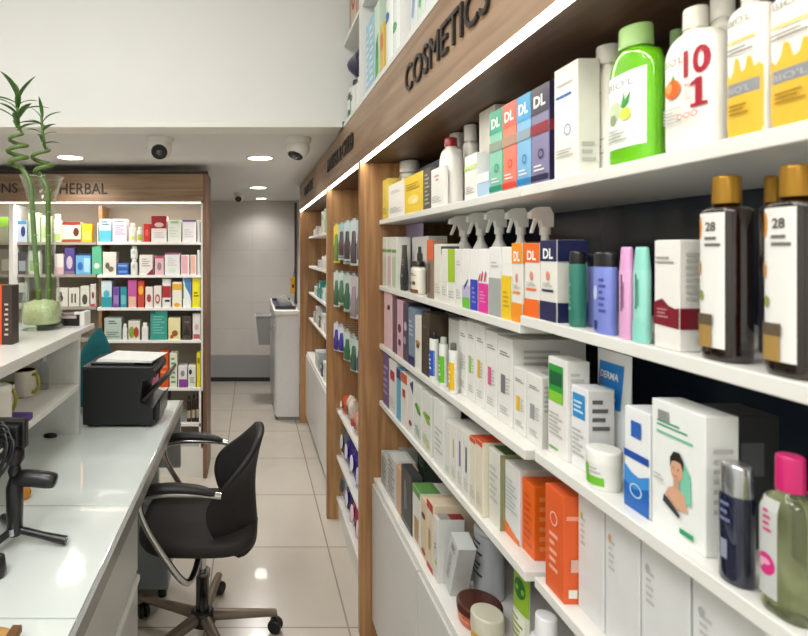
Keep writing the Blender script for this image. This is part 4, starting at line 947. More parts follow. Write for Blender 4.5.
# ---- fourth shelf
B(4, 383, 388.6, 356, 'slim dull purple carton at the far end', '#6d5a86', [L('#a99abf', 5, .2, .8)], D=.06)
B(4, 389, 396, 363, 'white carton with red label patch', '#dedcd8', [('r', .2, .62, .8, .8, '#b8323a'), L()], D=.06)
B(4, 396.4, 400.4, 370, 'thin light blue carton', '#5fa3c4', [('r', 0, .8, 1, 1, '#2b3f6a')], D=.06)
B(4, 400.8, 407.2, 376, 'cream carton with orange top and red mark', '#e0dcd2', [('r', 0, .82, 1, 1, '#c8573a'), ('r', .3, .55, .7, .7, '#b8323a')], D=.06)
B(4, 407.6, 413.4, 381, 'white carton with navy corner and red marks', '#dfddda', [('p', [(.4, .9), (1, 1), (1, .75)], '#3a3270'), ('e', .5, .2, .25, .05, '#9a2a35')], D=.06)
B(4, 414, 421.4, 388, 'white carton with green swoosh, farther of two', '#dcddd6', [('p', [(.1, .62), (.6, .5), (.9, .5), (.9, .56), (.4, .68)], '#3f8f4a'), ('r', .55, .6, .85, .66, '#a5bf4a'), ('p', [(.1, .25), (.5, .12), (.9, .1), (.5, .3)], '#7fb58a'), L()], D=.08)
B(4, 422, 431, 397, 'white carton with green swoosh, nearer of two', '#dedfd8', [('p', [(.1, .62), (.6, .5), (.9, .5), (.9, .56), (.4, .68)], '#8fb04a'), ('r', .5, .6, .9, .66, '#6f9a3a'), ('p', [(.1, .2), (.5, .08), (.9, .1), (.5, .26)], '#c9d36a'), L()], D=.08)
B(4, 433.5, 444, 405, 'tall white carton standing proud of its row', '#e4e4e0', [L(LG, 5, .2, .6), S()], D=.045)
B(4, 444.6, 450.4, 424, 'plain cream carton beside the tall white one', '#e0ded6', [L('#9fc7bd', 3, .1, .2)], D=.16)
B(4, 450.8, 456.6, 427, 'white carton with olive stripe', '#e2e0d8', [('r', .4, .45, .6, .75, '#b9b06a'), L()], D=.16)
B(4, 457, 462.8, 431, 'white carton with purple stripe', '#e2e0d8', [('r', .4, .4, .65, .8, '#7a68b0'), L()], D=.16)
B(4, 463.2, 469.2, 435, 'white carton with dark grey stripe', '#e2e0d8', [('r', .4, .4, .65, .78, '#55565a'), L()], D=.16)
B(4, 469.6, 475.6, 440, 'cream carton with orange top edge, farther of two', '#e0dac6', [('r', 0, .93, 1, 1, '#d9562c'), ('c', 0, 0, 1, .35, '#d9562c'), L()], D=.16)
B(4, 476, 482.6, 443, 'cream carton with orange top edge, nearer of two', '#dfd8c4', [('r', 0, .93, 1, 1, '#d9562c'), ('c', 0, 0, 1, .35, '#d9562c'), L()], D=.16)
B(4, 488.8, 500, 455, 'carton with dark green top and olive side', '#dcdbd0', [('c', 0, .1, 1, 1, '#4b6b38'), ('s', 0, 0, 1, 1, '#8a8a66'), ('s', .1, .3, .5, .8, '#5f6f4a'), L(LG, 6, .3, .8)], D=.10, ins=.02)
B(4, 504.8, 519.6, 471, 'white carton with orange foot beside the orange box', '#e0e0dd', [('r', 0, 0, 1, .07, '#e8742a'), ('p', [(0, 0), (0, .18), (1, .05), (1, 0)], '#e8742a'), L('#b5bcc0', 8, .35, .8)], D=.09, ins=.031)
B(4, 521.8, 534.5, 487, 'orange carton behind the other orange one', '#ea6412', [('l', .2, .1, .8, .85, '#c8500c', 8), ('S', .1, .1, .8, .9, '#f08a4a', 6)], D=.09, ins=.035)
B(4, 545, 564, 497, 'orange carton standing nearest, with white print', '#e4602a', [('l', .25, .2, .7, .6, '#f0b09a', 5), ('o', .5, .72, .2, .07, .25, '#f2b8a4'), ('s', .1, .78, .8, .82, '#f0a080'), ('s', .2, .06, .6, .14, '#e8e4dc'), ('s', .3, .3, .7, .42, '#d8b0a0')], D=.035)
for i, (a, b_, y) in enumerate(((578, 604, 492), (605, 640, 506), (641, 690, 528), (692, 768, 560))):
    B(4, a, b_, y, ('tall greyish white carton right of the orange ones', 'large greyish white carton, second of the tall run', 'large greyish white carton, third of the tall run', 'large greyish white carton at the bottom right corner')[i], '#dadcdc', [('l', .12, .55, .3, .8, LG, 5), ('e', .15, .8, .05, .03, ('#a9c45a', '#c9a27a', '#b0b0b0', '#b0b0b0')[i]), S()], D=.12, ins=.03, H=.199)

# ---- lowest shelf (cabinet top)
B(5, 381, 387, 459, 'silvery printed carton at the far end', '#b9b9b5', [L('#7d7d7a', 8, .1, .9)], D=.07)
B(5, 387.5, 395.6, 463, 'silver and white printed carton second from far end', '#c4c4c0', [L('#8a8a86', 8, .1, .9), ('c', .1, .1, .9, .8, '#d6d6d2')], D=.07)
B(5, 392, 402, 452, 'grey printed carton in the back row', '#a9aaa6', [L('#dcdcd8', 6, .1, .9)], D=.06, ins=.085)
B(5, 396.2, 400.6, 470, 'thin tan carton beside the black one', '#c9a284', [], D=.06)
B(5, 401.2, 411.6, 478, 'dark charcoal carton with vertical print', '#3a3b3d', [('r', .35, .3, .45, .8, '#8c8f92'), ('r', .55, .35, .62, .7, '#6f7275'), ('r', .1, .05, .9, .1, '#6f7274')], D=.035)
B(5, 416, 424, 456, 'tall dark green carton in the back row', '#4f6350', [L('#a5b3a2', 4, .6, .9)], D=.05, ins=.15)
B(5, 412.4, 420.2, 494, 'white and green carton', '#dcdbd2', [('r', 0, .88, 1, 1, '#5f8f4a'), ('c', 0, 0, 1, .5, '#5f8f4a'), ('r', .3, .1, .8, .5, '#b88a5a')], D=.12)
B(5, 420.8, 426.4, 503, 'thin cream carton with dark red spots', '#d8c3a5', [('e', .5, .72, .35, .05, '#5a1f1a'), ('e', .5, .12, .35, .05, '#8a1f1f')], D=.12)
B(5, 426.9, 433, 506, 'thin cream carton with red corners', '#ddcdb5', [('r', 0, .88, 1, 1, '#b5232a'), ('r', 0, 0, 1, .08, '#b5232a'), ('r', .3, .3, .6, .6, '#b08a5a')], D=.12)
B(5, 433.6, 437.6, 520, 'white carton with red and grey top', '#d6d6d2', [('c', 0, .1, 1, .5, '#8f9290'), ('c', 0, .5, 1, 1, '#8a1f26'), ('e', .6, .3, .2, .04, '#a9c43a'), ('l', .3, .5, .7, .6, '#4a4a4a', 2)], D=.072)
o = B(5, 442.5, 450, 534, 'pale grey carton leaning to the left', '#c7cac8', [('l', .3, .78, .75, .9, '#44484a', 3), ('l', .25, .2, .6, .7, '#9a9d9c', 7)], D=.045, ins=.022, H=.16)
o.location.x += 0
o.rotation_euler = (0, math.radians(21), -PI / 2); o.location.z += .009
R('bottle', 5, 474, 505, 527, 'grey tub bottle with black printed words behind the round tin', '#b9bcc2', '#c3c6ca', [('l', .15, .3, .85, .85, '#2b2c30', 7), ('r', .0, .80, .18, .9, '#c8303a')], kr=.9, ins=.092, cf=.06, nk=.9, sh=.9, shrink=.95)
R('jar', 5, 456, 503, 588, 'low round orange tin with dark brown lid', '#c0582c', '#4a2418', [('l', .2, .25, .8, .6, '#e8a070', 2)], kr=1.0, ins=.006, cf=.35, name='round_tin', cat='tin', H=.048)
R('jar', 5, 470, 508, 617, 'yellow jar with frosted pale lid in the bottom foreground', '#d9a92a', '#c9c5b2', [('l', .2, .2, .8, .45, '#f2e2a0', 3)], kr=1.0, ins=.001, cf=.42, name='plastic_jar', cat='jar', shrink=.9, H=.085)
R('tube', 5, 512, 532, 572, 'green and white squeeze tube', '#dfe3d2', '#e6e6e2', [('r', .0, .55, 1., .95, '#8fb92c'), ('e', .5, .75, .35, .09, '#1f6b2c'), ('r', .1, .35, .9, .52, '#e9ecd8'), ('l', .1, .3, .9, .5, '#8a9a4a', 4)], kr=.4, ins=.075, cf=.12, name='squeeze_tube', cat='tube', H=.222)
R('bottle', 5, 526, 570, 600, 'white bottle with bright blue label at the bottom edge', '#dde0e4', '#e6e8ea', [('r', -.0, .12, 1., .55, '#1f63b8'), ('l', .1, .25, .9, .5, '#e8eef4', 3), ('e', .2, .12, .15, .05, '#c8303a')], kr=.8, ins=.02, cf=.16, nk=.45, sh=.6, shrink=.9, H=.222)
# ================================================================== OTHER SMALL STOCK
def plain(name, label, cat, group, x, y, z, W, D, H, c, dec=(), rz=-PI / 2):
    mb = carton(None, W, D, H, c, dec); o = mb.build(name); o.location = (x, y, z + .0003); o.rotation_euler = (0, 0, rz)
    return tag(o, label, cat, group)
def small_bottle(name, label, cat, group, x, y, z, W, H, c, cap, dec=(), rz=-PI / 2, kind='bottle', kr=.7, **opt):
    root = thing(name, label, cat, (x, y, z + .0003), rz, group); roundish(kind, root, W, W * kr, H, c, cap, dec, opt); return root
# far bay, shelf by shelf: (y, width, height, colour, kind, words)
FARS = {1: ('top', [(4.30, .10, .05, '#d9d3cc', 'b', 'low cream carton'), (4.16, .08, .07, '#cbbfc0', 'b', 'small greyish pink carton'), (3.98, .10, .05, '#e0dcd6', 'b', 'low white carton'), (3.80, .09, .16, '#dfe5d8', 'b', 'tall white and green carton'), (3.66, .07, .17, '#9fc39a', 'b', 'tall light green carton'), (3.50, .08, .15, '#e3e3da', 'b', 'tall white carton')]),
        2: ('second', [(4.0, .12, .06, '#cdc9c4', 'b', 'low grey white carton'), (3.82, .11, .09, '#d9d5cf', 'o', 'rounded white jar'), (3.62, .10, .10, '#d3cfca', 'b', 'pale grey carton')]),
        3: ('third', [(4.25, .09, .07, '#d8d8d2', 'b', 'small white carton'), (4.10, .08, .10, '#4f8f86', 'b', 'dark teal carton'), (3.95, .08, .13, '#2f7f78', 'b', 'taller teal carton'), (3.78, .10, .09, '#d6e0dc', 'b', 'white and teal carton'), (3.60, .09, .12, '#7fb0a8', 'b', 'light teal carton')]),
        4: ('fourth', [(4.3, .08, .08, '#a9a39c', 'b', 'greyish carton'), (4.15, .09, .14, '#d0cdca', 'b', 'tall greyish white carton'), (4.0, .07, .08, '#6f6358', 'b', 'small brown carton'), (3.84, .10, .12, '#dedbd5', 'b', 'white carton'), (3.66, .08, .13, '#c8c2ba', 'b', 'beige carton')]),
        5: ('lowest', [(4.0, .10, .12, '#cfccc8', 'b', 'pale carton'), (3.84, .09, .14, '#a9aeb2', 'b', 'grey carton'), (3.70, .07, .09, '#4b4f55', 'b', 'small dark carton'), (3.55, .09, .13, '#dcdad5', 'b', 'white boxed pack')])}
for k, (nm, rows) in FARS.items():
    for (y, W, H, c, kd, wd) in rows:
        g = 'small products in the farthest wooden bay'
        lab = '%s on the %s shelf of the farthest wooden bay' % (wd, nm)
        X = (XS if k < 5 else XB) + .012
        if kd == 'b': plain('carton', lab, 'box', g, X, y, SH[k], W, .12, H, c, [('r', .15, .6, .85, .85, '#8fa8a0' if 'white' in wd else '#e4e2dc'), L()])
        else: small_bottle('plastic_jar', lab, 'jar', g, X, y, SH[k], W, H, c, '#e6e3de', kind='jar', kr=1.0, cf=.3)
# hanging blister packs
HOOKM = mat('#b9b9b6', .3, metal=.8, noise=0)
CARD = mat('#dfe6e4', .35); 
rows = [(1.645, .215, ['#e0c84a', '#d9dcdc', '#a9c9c9', '#8fc9bd', '#cfe0dd', '#b0d0cf', '#d6dcdc', '#c0d6d2'], ['#6f8f3a', '#b58f9c', '#5f4a4c', '#a88a94', '#4f3c40', '#9a7f86', '#54484c', '#7a6a70'], 'top'),
        (1.39, .20, ['#c9cfcc', '#9fbfae', '#d0d6d2', '#8fb8a0', '#c4cfc8', '#dcdcdc', '#c9b9c0', '#b9c9c0'], ['#3f6b52', '#2f5a40', '#4a7a60', '#27553a', '#3a6a4c', '#8a8f92', '#a08a94', '#6a8a78'], 'middle'),
        (1.11, .16, ['#d0cfd6', '#c9c9d2', '#dcdce0', '#b9c4bc', '#cfd6d0', '#a9bfb0', '#c0ccc4', '#d0d0d0'], ['#3f2f9c', '#4a38a8', '#35309a', '#3f6f4c', '#2f6a40', '#4a7a5a', '#356046', '#4a5a9a'], 'bottom')]
ORD = ['farthest', 'second', 'third', 'fourth', 'fifth', 'sixth', 'seventh', 'nearest']
COLN = {}
for (zt, h, cards, blobs, rn) in rows:
    for i in range(8):
        y = 2.885 - .082 * i; x = .462 + (.012 if i % 2 else 0)
        hh = h * (1 - .08 * (i % 3)); w = .058
        t = thing('blister_pack', 'long card-backed pack hanging %s in the %s row of hooks' % (ORD[i], rn), 'pack', (x, y, zt), -PI / 2 + .45, 'card-backed packs hanging in the narrow bay')
        mb = MB(); mb.prism([(-w / 2, -hh), (w / 2, -hh), (w / 2, -.012), (w * .2, -.012), (w * .18, 0), (-w * .18, 0), (-w * .2, -.012), (-w / 2, -.012)], 1, 0, .0012, mat(cards[i], .35)); mb.build('card', t)
        mb = MB(); mb.lathe([(-hh * .95, w * .30, .007), (-hh * .93, w * .34, .010), (-hh * .60, w * .34, .011), (-hh * .5, w * .24, .008), (-hh * .3, w * .2, .006), (-hh * .27, w * .1, .003)], mat(blobs[i], .15, coat=.6), 0, -.001, 18, e=3)
        mb.build('blister', t)
        hk = MB(); hk.tube([(XW - .014, y, zt - .006), (x - .012, y, zt - .004), (x - .02, y, zt + .006)], .0018, HOOKM, 8); tag(hk.build('display_hook'), 'metal display hook holding the %s pack of the %s row' % (ORD[i], rn), 'hook', 'metal hooks in the narrow bay')
# open lower shelves of the narrow bay
def pouch(label, x, y, z, W, H, D, c, c2, rz=-PI / 2, lean=0.0):
    t = thing('pouch_pack', label, 'pack', (x, y, z), rz, 'soft packs on the low shelves of the narrow bay')
    mb = MB(); seed = sum(map(ord, label)); rnd = random.Random(seed); rings = []
    for i in range(9):
        tt = i / 8; rx = W / 2 * (1 - .06 * math.sin(PI * tt)); ry = max(.003, D / 2 * math.sin(PI * min(.96, .1 + .86 * tt)) ** .7)
        ring = sring(.0005 + H * tt, rx, ry, 0, D / 2 + .01, 28, 3.0)
        rings.append([(p[0] * (1 + .03 * math.sin(3 * tt * 5 + p[0] * 90)), p[1] + .006 * math.sin(p[0] * 120 + 9 * tt + seed), p[2]) for p in ring])
    mb.loft(rings, mat(c, .25, coat=.5, noise=.15, scale=30)); mb.build('pouch', t)
    lb = MB()
    prof = [(H * i / 8, W / 2, max(.003, D / 2 * math.sin(PI * min(.96, .1 + .86 * i / 8)) ** .7)) for i in range(9)]
    fy = bodyfn(prof, 2.4, D / 2 + .002)
    art(lb, W, H, fy, [('e', .5, .55, .3, .2, c2), ('r', .2, .2, .8, .3, '#e6e2ea')], base=.004); lb.build('printed_label', t, fix=False)
    return t
XM = XB + .008
pouch('orange and white small pack on the upper low shelf, farther', XM, 2.86, .6205, .10, .085, .06, '#c4532c', '#e9d8c8')
pouch('cream pack with red dots on the upper low shelf of the narrow bay', XM, 2.72, .6205, .11, .12, .06, '#dccfc0', '#b8432c')
pouch('red and white pack on the upper low shelf, nearest the post', XM, 2.55, .6205, .12, .09, .06, '#cf9a86', '#b8332c')
for i, (y, c, c2, w_) in enumerate(((2.86, '#5f6468', '#c9ced2', 'grey silver'), (2.72, '#3a2f7f', '#d5d0ea', 'purple'), (2.57, '#4a3a94', '#e2def0', 'violet'), (2.42, '#352c74', '#cfc8e8', 'dark purple'), (2.27, '#5a4aa4', '#ded8f0', 'light violet'))):
    pouch('%s shiny soft pack on the middle low shelf of the narrow bay' % w_, XM, y, .3605, .135, .19, .09, c, c2)
for i, (y, c, c2, w_) in enumerate(((2.86, '#9aa0a8', '#3a3f4a', 'silver grey'), (2.71, '#2f2a66', '#cfc8e8', 'indigo'), (2.56, '#a82f5c', '#f0c8d6', 'crimson pink'), (2.41, '#b83a50', '#f2d6d6', 'red'), (2.26, '#2c2c30', '#c9c9c9', 'black and white'))):
    pouch('%s soft pack on the bottom low shelf of the narrow bay' % w_, XM, y, .1305, .135, .18, .09, c, c2)

# upper wall cabinet stock (front faces the aisle)
UZ = 2.0785; UX = XF + .012
g = 'packs in the white cabinet above the fascia'
def up_box(y, W, H, c, label, dec=(), z=UZ, D=.09, x=UX): plain('carton', label, 'box', g, x, y, z, W, D, H, c, dec)
small_bottle('bottle', 'black and white bottle beside the bulkhead in the upper white cabinet', 'bottle', g, UX, 2.30, UZ, .07, .16, '#dfe3de', '#2c2d2e', [('e', .5, .5, .3, .1, '#2c2d2e')])
small_bottle('bottle', 'dark green and white bottle in the upper white cabinet near the bulkhead', 'bottle', g, UX, 2.375, UZ, .06, .15, '#3f6a52', '#dfe3de', [('r', .1, .3, .9, .6, '#dfe3de')])
small_bottle('bottle', 'white bottle with white cap in the far bay of the upper cabinet', 'bottle', g, UX, 2.20, UZ, .08, .14, '#e6e6e2', '#e9e9e6')
mb = MB(); rings = []
for i in range(9):
    t_ = i / 8; rr = math.sin(PI * min(.97, .06 + .9 * t_)) ** .6
    rings.append([(.05 * rr * math.cos(q) * (1 + .2 * math.sin(4 * q + 5 * t_)), .06 * rr * math.sin(q) * (1 + .2 * math.cos(3 * q)), .115 * t_) for q in [2 * PI * j / 24 for j in range(24)]])
mb.loft(rings, mat('#22264f', .25, coat=.5, noise=.25, scale=25)); o = mb.build('wrapped_pack'); o.location = (XF + .055, 2.30, UZ + .172)
tag(o, 'crumpled navy foil pack perched on bottles in the upper cabinet', 'pack', g)
up_box(2.24, .16, .30, '#cfb7a4', 'framed beige carton with red swirl on the upper cabinet top shelf', [('o', .5, .5, .3, .25, .25, '#b8433c'), ('o', .5, .35, .2, .12, .3, '#b8433c'), ('r', 0, 0, .06, 1, '#8a6a4c'), ('r', .94, 0, 1, 1, '#8a6a4c')], z=2.4485)
up_box(1.965, .055, .26, '#a9cfe0', 'light blue pack, farthest in the middle of the upper cabinet', [('l', .1, .1, .9, .9, '#dfeaf0', 8)])
up_box(1.90, .06, .265, '#9cc6da', 'light blue pack second in the middle of the upper cabinet', [('l', .1, .1, .9, .9, '#e4eef2', 8)])
up_box(1.825, .065, .27, '#cfe2d0', 'white and green pack with leaf picture in the upper cabinet', [('p', [(.2, .05), (.3, .5), (.8, .6), (.9, .1)], '#5aa838'), ('e', .6, .4, .2, .12, '#3a8f3a')])
up_box(1.755, .045, .17, '#d9b95a', 'small orange yellow carton in the upper cabinet', [('r', .1, .5, .9, .8, '#d9813a')])
small_bottle('bottle', 'tall white bottle with blue patch in the upper cabinet', 'bottle', g, UX, 1.685, UZ, .075, .29, '#e6ebe6', '#d6e3cc', [('e', .5, .55, .28, .06, '#2f6fb0')], nk=.5)
small_bottle('bottle', 'second tall white bottle in the upper cabinet, nearer the divider', 'bottle', g, UX, 1.60, UZ, .08, .31, '#e9ece8', '#a9c89a', [('e', .5, .3, .28, .05, '#5aa86a')], nk=.5)
for i, (y, c, c2, w_) in enumerate(((1.405, '#dfe3e6', '#8fa5bf', 'white and slate blue'), (1.345, '#d6e6d6', '#6faf7a', 'white and soft green'), (1.285, '#e6e9ea', '#9fc3d6', 'white and pale blue'), (1.22, '#dce8dc', '#7fb58a', 'pale green'), (1.155, '#e9e9e4', '#c9a88a', 'white and beige'), (1.09, '#dfe6ea', '#7f9fbf', 'pale grey blue'))):
    up_box(y, .052, .25, c, '%s pack in the near bay of the upper cabinet' % w_, [('p', [(.1, .2), (.5, .6), (.9, .65), (.9, .45), (.4, .15)], c2)])

# ================================================================== HERBAL CABINET STOCK
HN = {1: 'top', 2: 'second', 3: 'third', 4: 'fourth', 5: 'fifth'}
def H_(k, xl, xr, yt, wd, c, dec=(), kind='b', D=.08, y=HY + .012, back=False, zb=None, cap='#e9e7e2', name=None):
    if xl < 95 and k < 5: y = HY + .072; D = .045
    x0, x1 = hx(xl + .35, y), hx(xr - .35, y); z = HS[k] if zb is None else zb
    H = EYE + (CY - yt) * y / F - z
    lab = '%s on the %s shelf of the herbal cabinet' % (wd, HN[k]); g = 'remedies on the %s shelf of the herbal cabinet' % HN[k]
    if kind == 'b': return plain(name or 'carton', lab, 'box', g, (x0 + x1) / 2, y, z, x1 - x0, D, H, c, dec, rz=0)
    return small_bottle(name or 'bottle', lab, 'bottle', g, (x0 + x1) / 2, y, z, x1 - x0, H, c, cap, dec, rz=0, cf=.18, nk=.6)
def bl(c, u0=.12, v0=.15, u1=.88, v1=.6): return ('r', u0, v0, u1, v1, c)
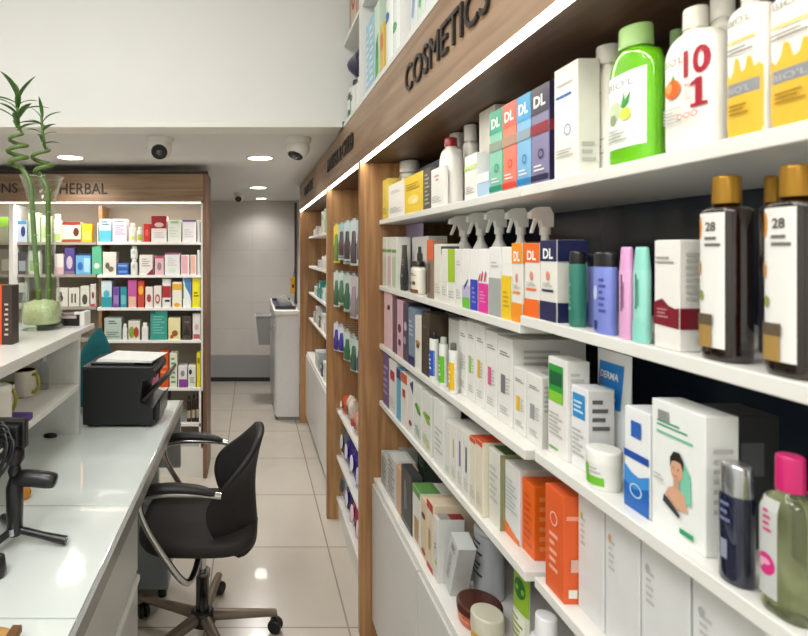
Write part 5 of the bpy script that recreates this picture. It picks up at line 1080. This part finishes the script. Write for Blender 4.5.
T_ = [
 (1, 0, 8.5, 217, 'lime green and brown leftmost carton', '#a5a58c', [bl('#8ac03a', 0, .6, 1, 1)]),
 (1, 17.5, 27, 221, 'blue and white carton left of the vase', '#c3cfe0', [('e', .6, .5, .25, .25, '#2a3f7a'), bl('#4a8fb8', 0, .85, 1, 1)]),
 (1, 28, 40, 213, 'pale green carton seen through the vase', '#cfe0c4', [bl('#e6eadf')]),
 (1, 41, 51, 216, 'cream carton seen through the vase', '#e2ddc8', [bl('#c3cf9a')]),
 (1, 52, 61.6, 214, 'cream rounded bottle-shaped pack right of the vase', '#e4e3cf', [bl('#9fc46a', .1, .05, .9, .3)], 'o'),
 (1, 62, 81, 222, 'cream and dark red carton with brown circle', '#ead6b8', [bl('#8a2a22', 0, .85, 1, 1), ('e', .75, .5, .16, .22, '#5a2a1e'), bl('#9a4632', .0, .0, 1, .14)]),
 (1, 81.3, 92, 224, 'golden yellow carton', '#efb41e', [bl('#f5cf5a')]),
 (1, 97, 98.6, 223, 'thin cream carton by the divider', '#e8ddc8', []),
 (1, 99, 111.6, 219, 'blue gradient carton with dark print', '#bfe0ea', [bl('#58b4cf', 0, 0, 1, .5), ('l', .2, .72, .8, .92, '#2f3f4a', 2)]),
 (1, 112.2, 127, 219, 'white carton with lilac print', '#e4dee4', [('l', .15, .3, .85, .75, '#b5a0c0', 5), ('l', .1, .85, .8, .93, '#9a8aa0', 1)]),
 (1, 128.5, 136, 223, 'white bottle with white cap', '#e6e6dc', [bl('#cfd98a', .1, .1, .9, .3)], 'o'),
 (1, 136.4, 142.6, 227, 'small white bottle with green label', '#e6e4d8', [bl('#a9b83a', .1, .1, .9, .5)], 'o'),
 (1, 143.2, 150.4, 224, 'bright red carton', '#c8332c', [('e', .5, .5, .28, .2, '#e0604a')]),
 (1, 151, 167, 216, 'white carton with crimson top band', '#ece8e4', [bl('#a01f2c', 0, .52, 1, 1), ('e', .5, .66, .3, .09, '#e2c3c3'), ('l', .2, .15, .8, .4, '#d9c3c8', 3)]),
 (1, 167.5, 181.5, 220, 'white carton with light green header', '#e9ece2', [bl('#9fcf8a', .2, .85, .8, .95), ('l', .15, .2, .8, .7, '#d3d9cc', 4)]),
 (1, 182, 196.5, 220, 'white carton with purple top edge', '#eceaea', [bl('#6a3f9a', 0, .92, 1, 1), ('l', .15, .2, .8, .6, '#d0ccd6', 4)]),
 (1, 197, 200.8, 220, 'narrow white carton at the right end', '#e9e9e6', []),
 (2, 0, 12, 249, 'grey brown carton at the left frame edge', '#8a8478', [bl('#b5b09a')]),
 (2, 17.5, 27, 252, 'dark grey carton left of the vase', '#4a4c50', [bl('#9aa0a5')]),
 (2, 28, 40, 251, 'cream carton behind the vase', '#d6d6c6', [bl('#8fae6a')]),
 (2, 54, 63.8, 254, 'white carton with pale pink foot', '#e3dcd8', [bl('#d9b0b5', 0, 0, 1, .35)]),
 (2, 64.2, 74.8, 248, 'purple carton with figure picture', '#5a4a8f', [('e', .5, .45, .3, .25, '#c9b8c9'), bl('#8a6f8a', 0, 0, 1, .12)]),
 (2, 75.4, 91, 254, 'light blue carton with dark top edge', '#6fb0de', [bl('#233a6a', 0, .93, 1, 1), ('e', .3, .4, .18, .2, '#3a6ab8'), bl('#a9d6ea', .55, .1, .95, .8)]),
 (2, 91.6, 102, 246, 'tall sea green carton', '#5fb58f', [('e', .5, .3, .3, .1, '#d6d9cf')]),
 (2, 102.5, 116.6, 252, 'white carton with brown figures', '#dfddd2', [('e', .35, .4, .16, .14, '#6a5f4a'), ('e', .6, .25, .2, .12, '#7a705a')]),
 (2, 117, 128.6, 268, 'lower blue carton of a stacked pair', '#2f5fb0', [bl('#6f95cf', .1, .3, .9, .6)]),
 (2, 139, 153.6, 255, 'white carton with dark red corner', '#e6e3de', [('p', [(.5, 0), (1, .35), (1, 0)], '#7a2a33'), ('l', .2, .4, .8, .85, '#b9a9a9', 4), bl('#8a3a40', .95, 0, 1, 1)]),
 (2, 154.6, 164, 256, 'small pink carton with grey picture', '#e2b8c0', [('e', .5, .45, .25, .22, '#9a7f86'), bl('#b04a6a', 0, .88, 1, 1)]),
 (2, 164.4, 180, 253, 'white carton with magenta top edge', '#e6e3e3', [bl('#a83a7a', 0, .93, 1, 1), ('e', .5, .2, .25, .12, '#cfe0cf'), ('l', .2, .4, .8, .8, '#d0c8cf', 4)]),
 (2, 180.6, 189.6, 255, 'white and rose striped carton', '#e9e2e2', [bl('#e0a9b0', .1, .05, .8, .95)]),
 (2, 190, 196.6, 255, 'white and peach striped carton', '#ebe3dc', [bl('#e6b09a', .1, .05, .8, .95)]),
 (2, 197, 200.8, 250, 'narrow white carton near the right side', '#e9e9e6', []),
 (3, 0, 12, 285, 'dark carton at the left frame edge', '#4f4a45', [bl('#8a8070')]),
 (3, 17.5, 27, 283, 'grey white carton left of the vase', '#b9b9b4', [bl('#5f5f5f')]),
 (3, 56, 68, 288, 'cream carton with black figure, farthest left', '#dedcd0', [('e', .4, .45, .2, .2, '#3a3634'), ('e', .4, .7, .1, .1, '#3a3634')]),
 (3, 68.4, 79.6, 288, 'cream carton with two black figures', '#dddbcf', [bl('#2f2c2a', .25, .2, .38, .7), bl('#2f2c2a', .55, .2, .68, .7)]),
 (3, 80, 89.6, 286, 'cream carton with grey figure', '#dcd9ce', [('e', .5, .35, .3, .25, '#4f4a48')]),
 (3, 90, 96, 284, 'cream carton with red foot', '#dcd6ce', [('e', .5, .5, .25, .15, '#8a4a4c'), bl('#b8444c', .1, .0, .9, .12)]),
 (3, 101, 112, 281, 'white and teal carton with swirl', '#cfe3ea', [bl('#2f9aa8', 0, 0, 1, .4), ('e', .5, .5, .3, .15, '#4ab0c0')]),
 (3, 112.4, 119.6, 287, 'purple carton', '#6a4a9a', [bl('#9a7fc0')]),
 (3, 120, 127, 287, 'teal blue carton beside the purple one', '#2a8fa0', [bl('#6fb8c4')]),
 (3, 127.5, 137, 280, 'pink and magenta carton', '#c05a9a', [bl('#e0b89a', .1, .0, .9, .4)]),
 (3, 137.4, 144.4, 281, 'orange and red carton with yellow disc', '#c8452f', [('e', .5, .65, .38, .17, '#f0b03a')]),
 (3, 145, 153, 287, 'white carton with red flower picture', '#e6ddd6', [('e', .5, .45, .3, .2, '#a84048')]),
 (3, 153.4, 161.6, 286, 'white carton with crimson ring', '#e6dcd4', [('o', .5, .4, .32, .22, .4, '#a83a40')]),
 (3, 162, 171, 279, 'white carton with crimson middle panel', '#e6e3e0', [bl('#a82630', .0, .35, 1, .75), bl('#2c2422', .3, .2, .9, .27)]),
 (3, 172, 182, 282, 'cream carton with golden header', '#ece6d4', [bl('#e0aa2c', 0, .7, 1, .92), ('e', .5, .1, .35, .08, '#e0aa2c')]),
 (3, 182.5, 191.6, 278, 'white carton with blue curved picture', '#e9ebec', [('p', [(.1, 1), (.3, .7), (.8, .45), (1, .2), (1, 1)], '#4a7fb8'), bl('#6fb08a', .0, .3, .12, .8)]),
 (3, 192, 200.8, 278, 'bright yellow carton near the right side', '#e9dd2c', [('l', .2, .35, .8, .55, '#6a6a1c', 2)]),
 (4, 104, 121.6, 318, 'silvery green carton', '#b5c4bc', [('l', .25, .7, .75, .9, '#5a6a64', 2), ('l', .1, .1, .9, .4, '#7f948a', 3)]),
 (4, 122, 127.6, 324, 'small white bottle, farther one', '#e3e3de', [], 'o'),
 (4, 128, 140, 321, 'carton with green and red picture', '#d9d6c9', [('e', .3, .4, .25, .3, '#8aa03a'), ('e', .7, .4, .22, .28, '#b0402c')]),
 (4, 141, 148.4, 323, 'small white bottle beside the teal carton', '#e6e6e2', [], 'o'),
 (4, 150, 167.6, 311, 'large teal carton', '#3a9a8c', [('l', .15, .2, .85, .85, '#6fbab0', 7), bl('#22665e', 0, .9, .3, 1)]),
 (4, 168, 180.6, 318, 'pale yellow carton with fruit picture', '#e6dfa9', [('e', .55, .3, .25, .14, '#9a5a2c'), ('e', .3, .15, .15, .08, '#c0442c')]),
 (4, 182, 191.6, 316, 'dark brown carton', '#4a423c', [('p', [(.1, .2), (.5, .6), (.9, .2)], '#2a2522'), ('l', .2, .7, .8, .8, '#8a8078', 1)]),
 (4, 192.4, 200.8, 314, 'white carton with red foot', '#e6e0dc', [bl('#c05a55', .1, .05, .9, .22), ('e', .5, .5, .25, .12, '#c9a8a0')]),
 (5, 152, 158.6, 365, 'small pink carton behind the printer tray', '#cf9ab0', [bl('#a8567a')]),
 (5, 160, 168.8, 351, 'orange carton right of the printer', '#dc5418', [('l', .1, .2, .9, .8, '#f0905a', 4)]),
 (5, 169.3, 177.4, 353, 'white and green carton beside the orange one', '#dfe3cf', [('l', .2, .1, .8, .9, '#6a9a5a', 6)]),
 (5, 177.8, 187.4, 366, 'white carton with purple patch', '#e3e0e2', [bl('#8a3f9a', .1, .0, 1, .38), ('e', .5, .65, .22, .14, '#8a8a8a')]),
 (5, 187.8, 196, 366, 'white carton with black dot', '#e3e5df', [('e', .3, .72, .2, .12, '#1f2a2c'), ('l', .2, .2, .9, .5, '#8fae9a', 3)]),
 (5, 196.4, 200.8, 353, 'tall yellow carton at the right side', '#ecd81e', [bl('#8a7a1a', .2, .7, .8, .85)]),
]
for t_ in T_:
    k, xl, xr, yt, wd, c, dec = t_[:7]; H_(k, xl, xr, yt, wd, c, dec, t_[7] if len(t_) > 7 else 'b')
H_(2, 117, 128.6, 263.2, 'upper blue carton of a stacked pair', '#3f6fbf', [bl('#8fb0dc', .1, .3, .9, .6)], zb=HS[2] + (EYE + (CY - 268) * (HY + .012) / F - HS[2]) + .001)
H_(2, 130, 137.6, 259, 'lower white bottle of a stacked pair', '#dfe0da', [('e', .5, .5, .2, .15, '#b9bfb0')], 'o')
zz = EYE + (CY - 259) * (HY + .012) / F + .001
H_(2, 130, 137.6, 246, 'upper white bottle of a stacked pair', '#e3e4de', [('e', .5, .5, .2, .15, '#b9bfb0')], 'o', zb=zz)
for i, (xl, xr) in enumerate(((186, 190.5), (191, 195.2), (195.6, 198.6))):
    x0, x1 = hx(xl), hx(xr); y = HY + .03
    small_bottle('bottle', ('dark glass bottle in the lowest compartment of the herbal cabinet, leftmost', 'dark glass bottle in the lowest compartment of the herbal cabinet, middle', 'dark glass bottle in the lowest compartment of the herbal cabinet, rightmost')[i], 'bottle', 'dark bottles low in the herbal cabinet', (x0 + x1) / 2, y, .3585, (x1 - x0) * .97, .17 + .01 * i, '#2a1a14', '#141210', [('r', .1, .15, .9, .45, '#b5a58a')], rz=0)
plain('carton', 'low black carton in the lowest compartment of the herbal cabinet', 'box', 'dark bottles low in the herbal cabinet', hx(160), HY + .03, .3585, .11, .08, .20, '#26241f', [bl('#c9b86a', .1, .7, .4, .9)], rz=0)
if CLASH:
    for c_ in sorted(CLASH, reverse=True): print('CLASH', c_)
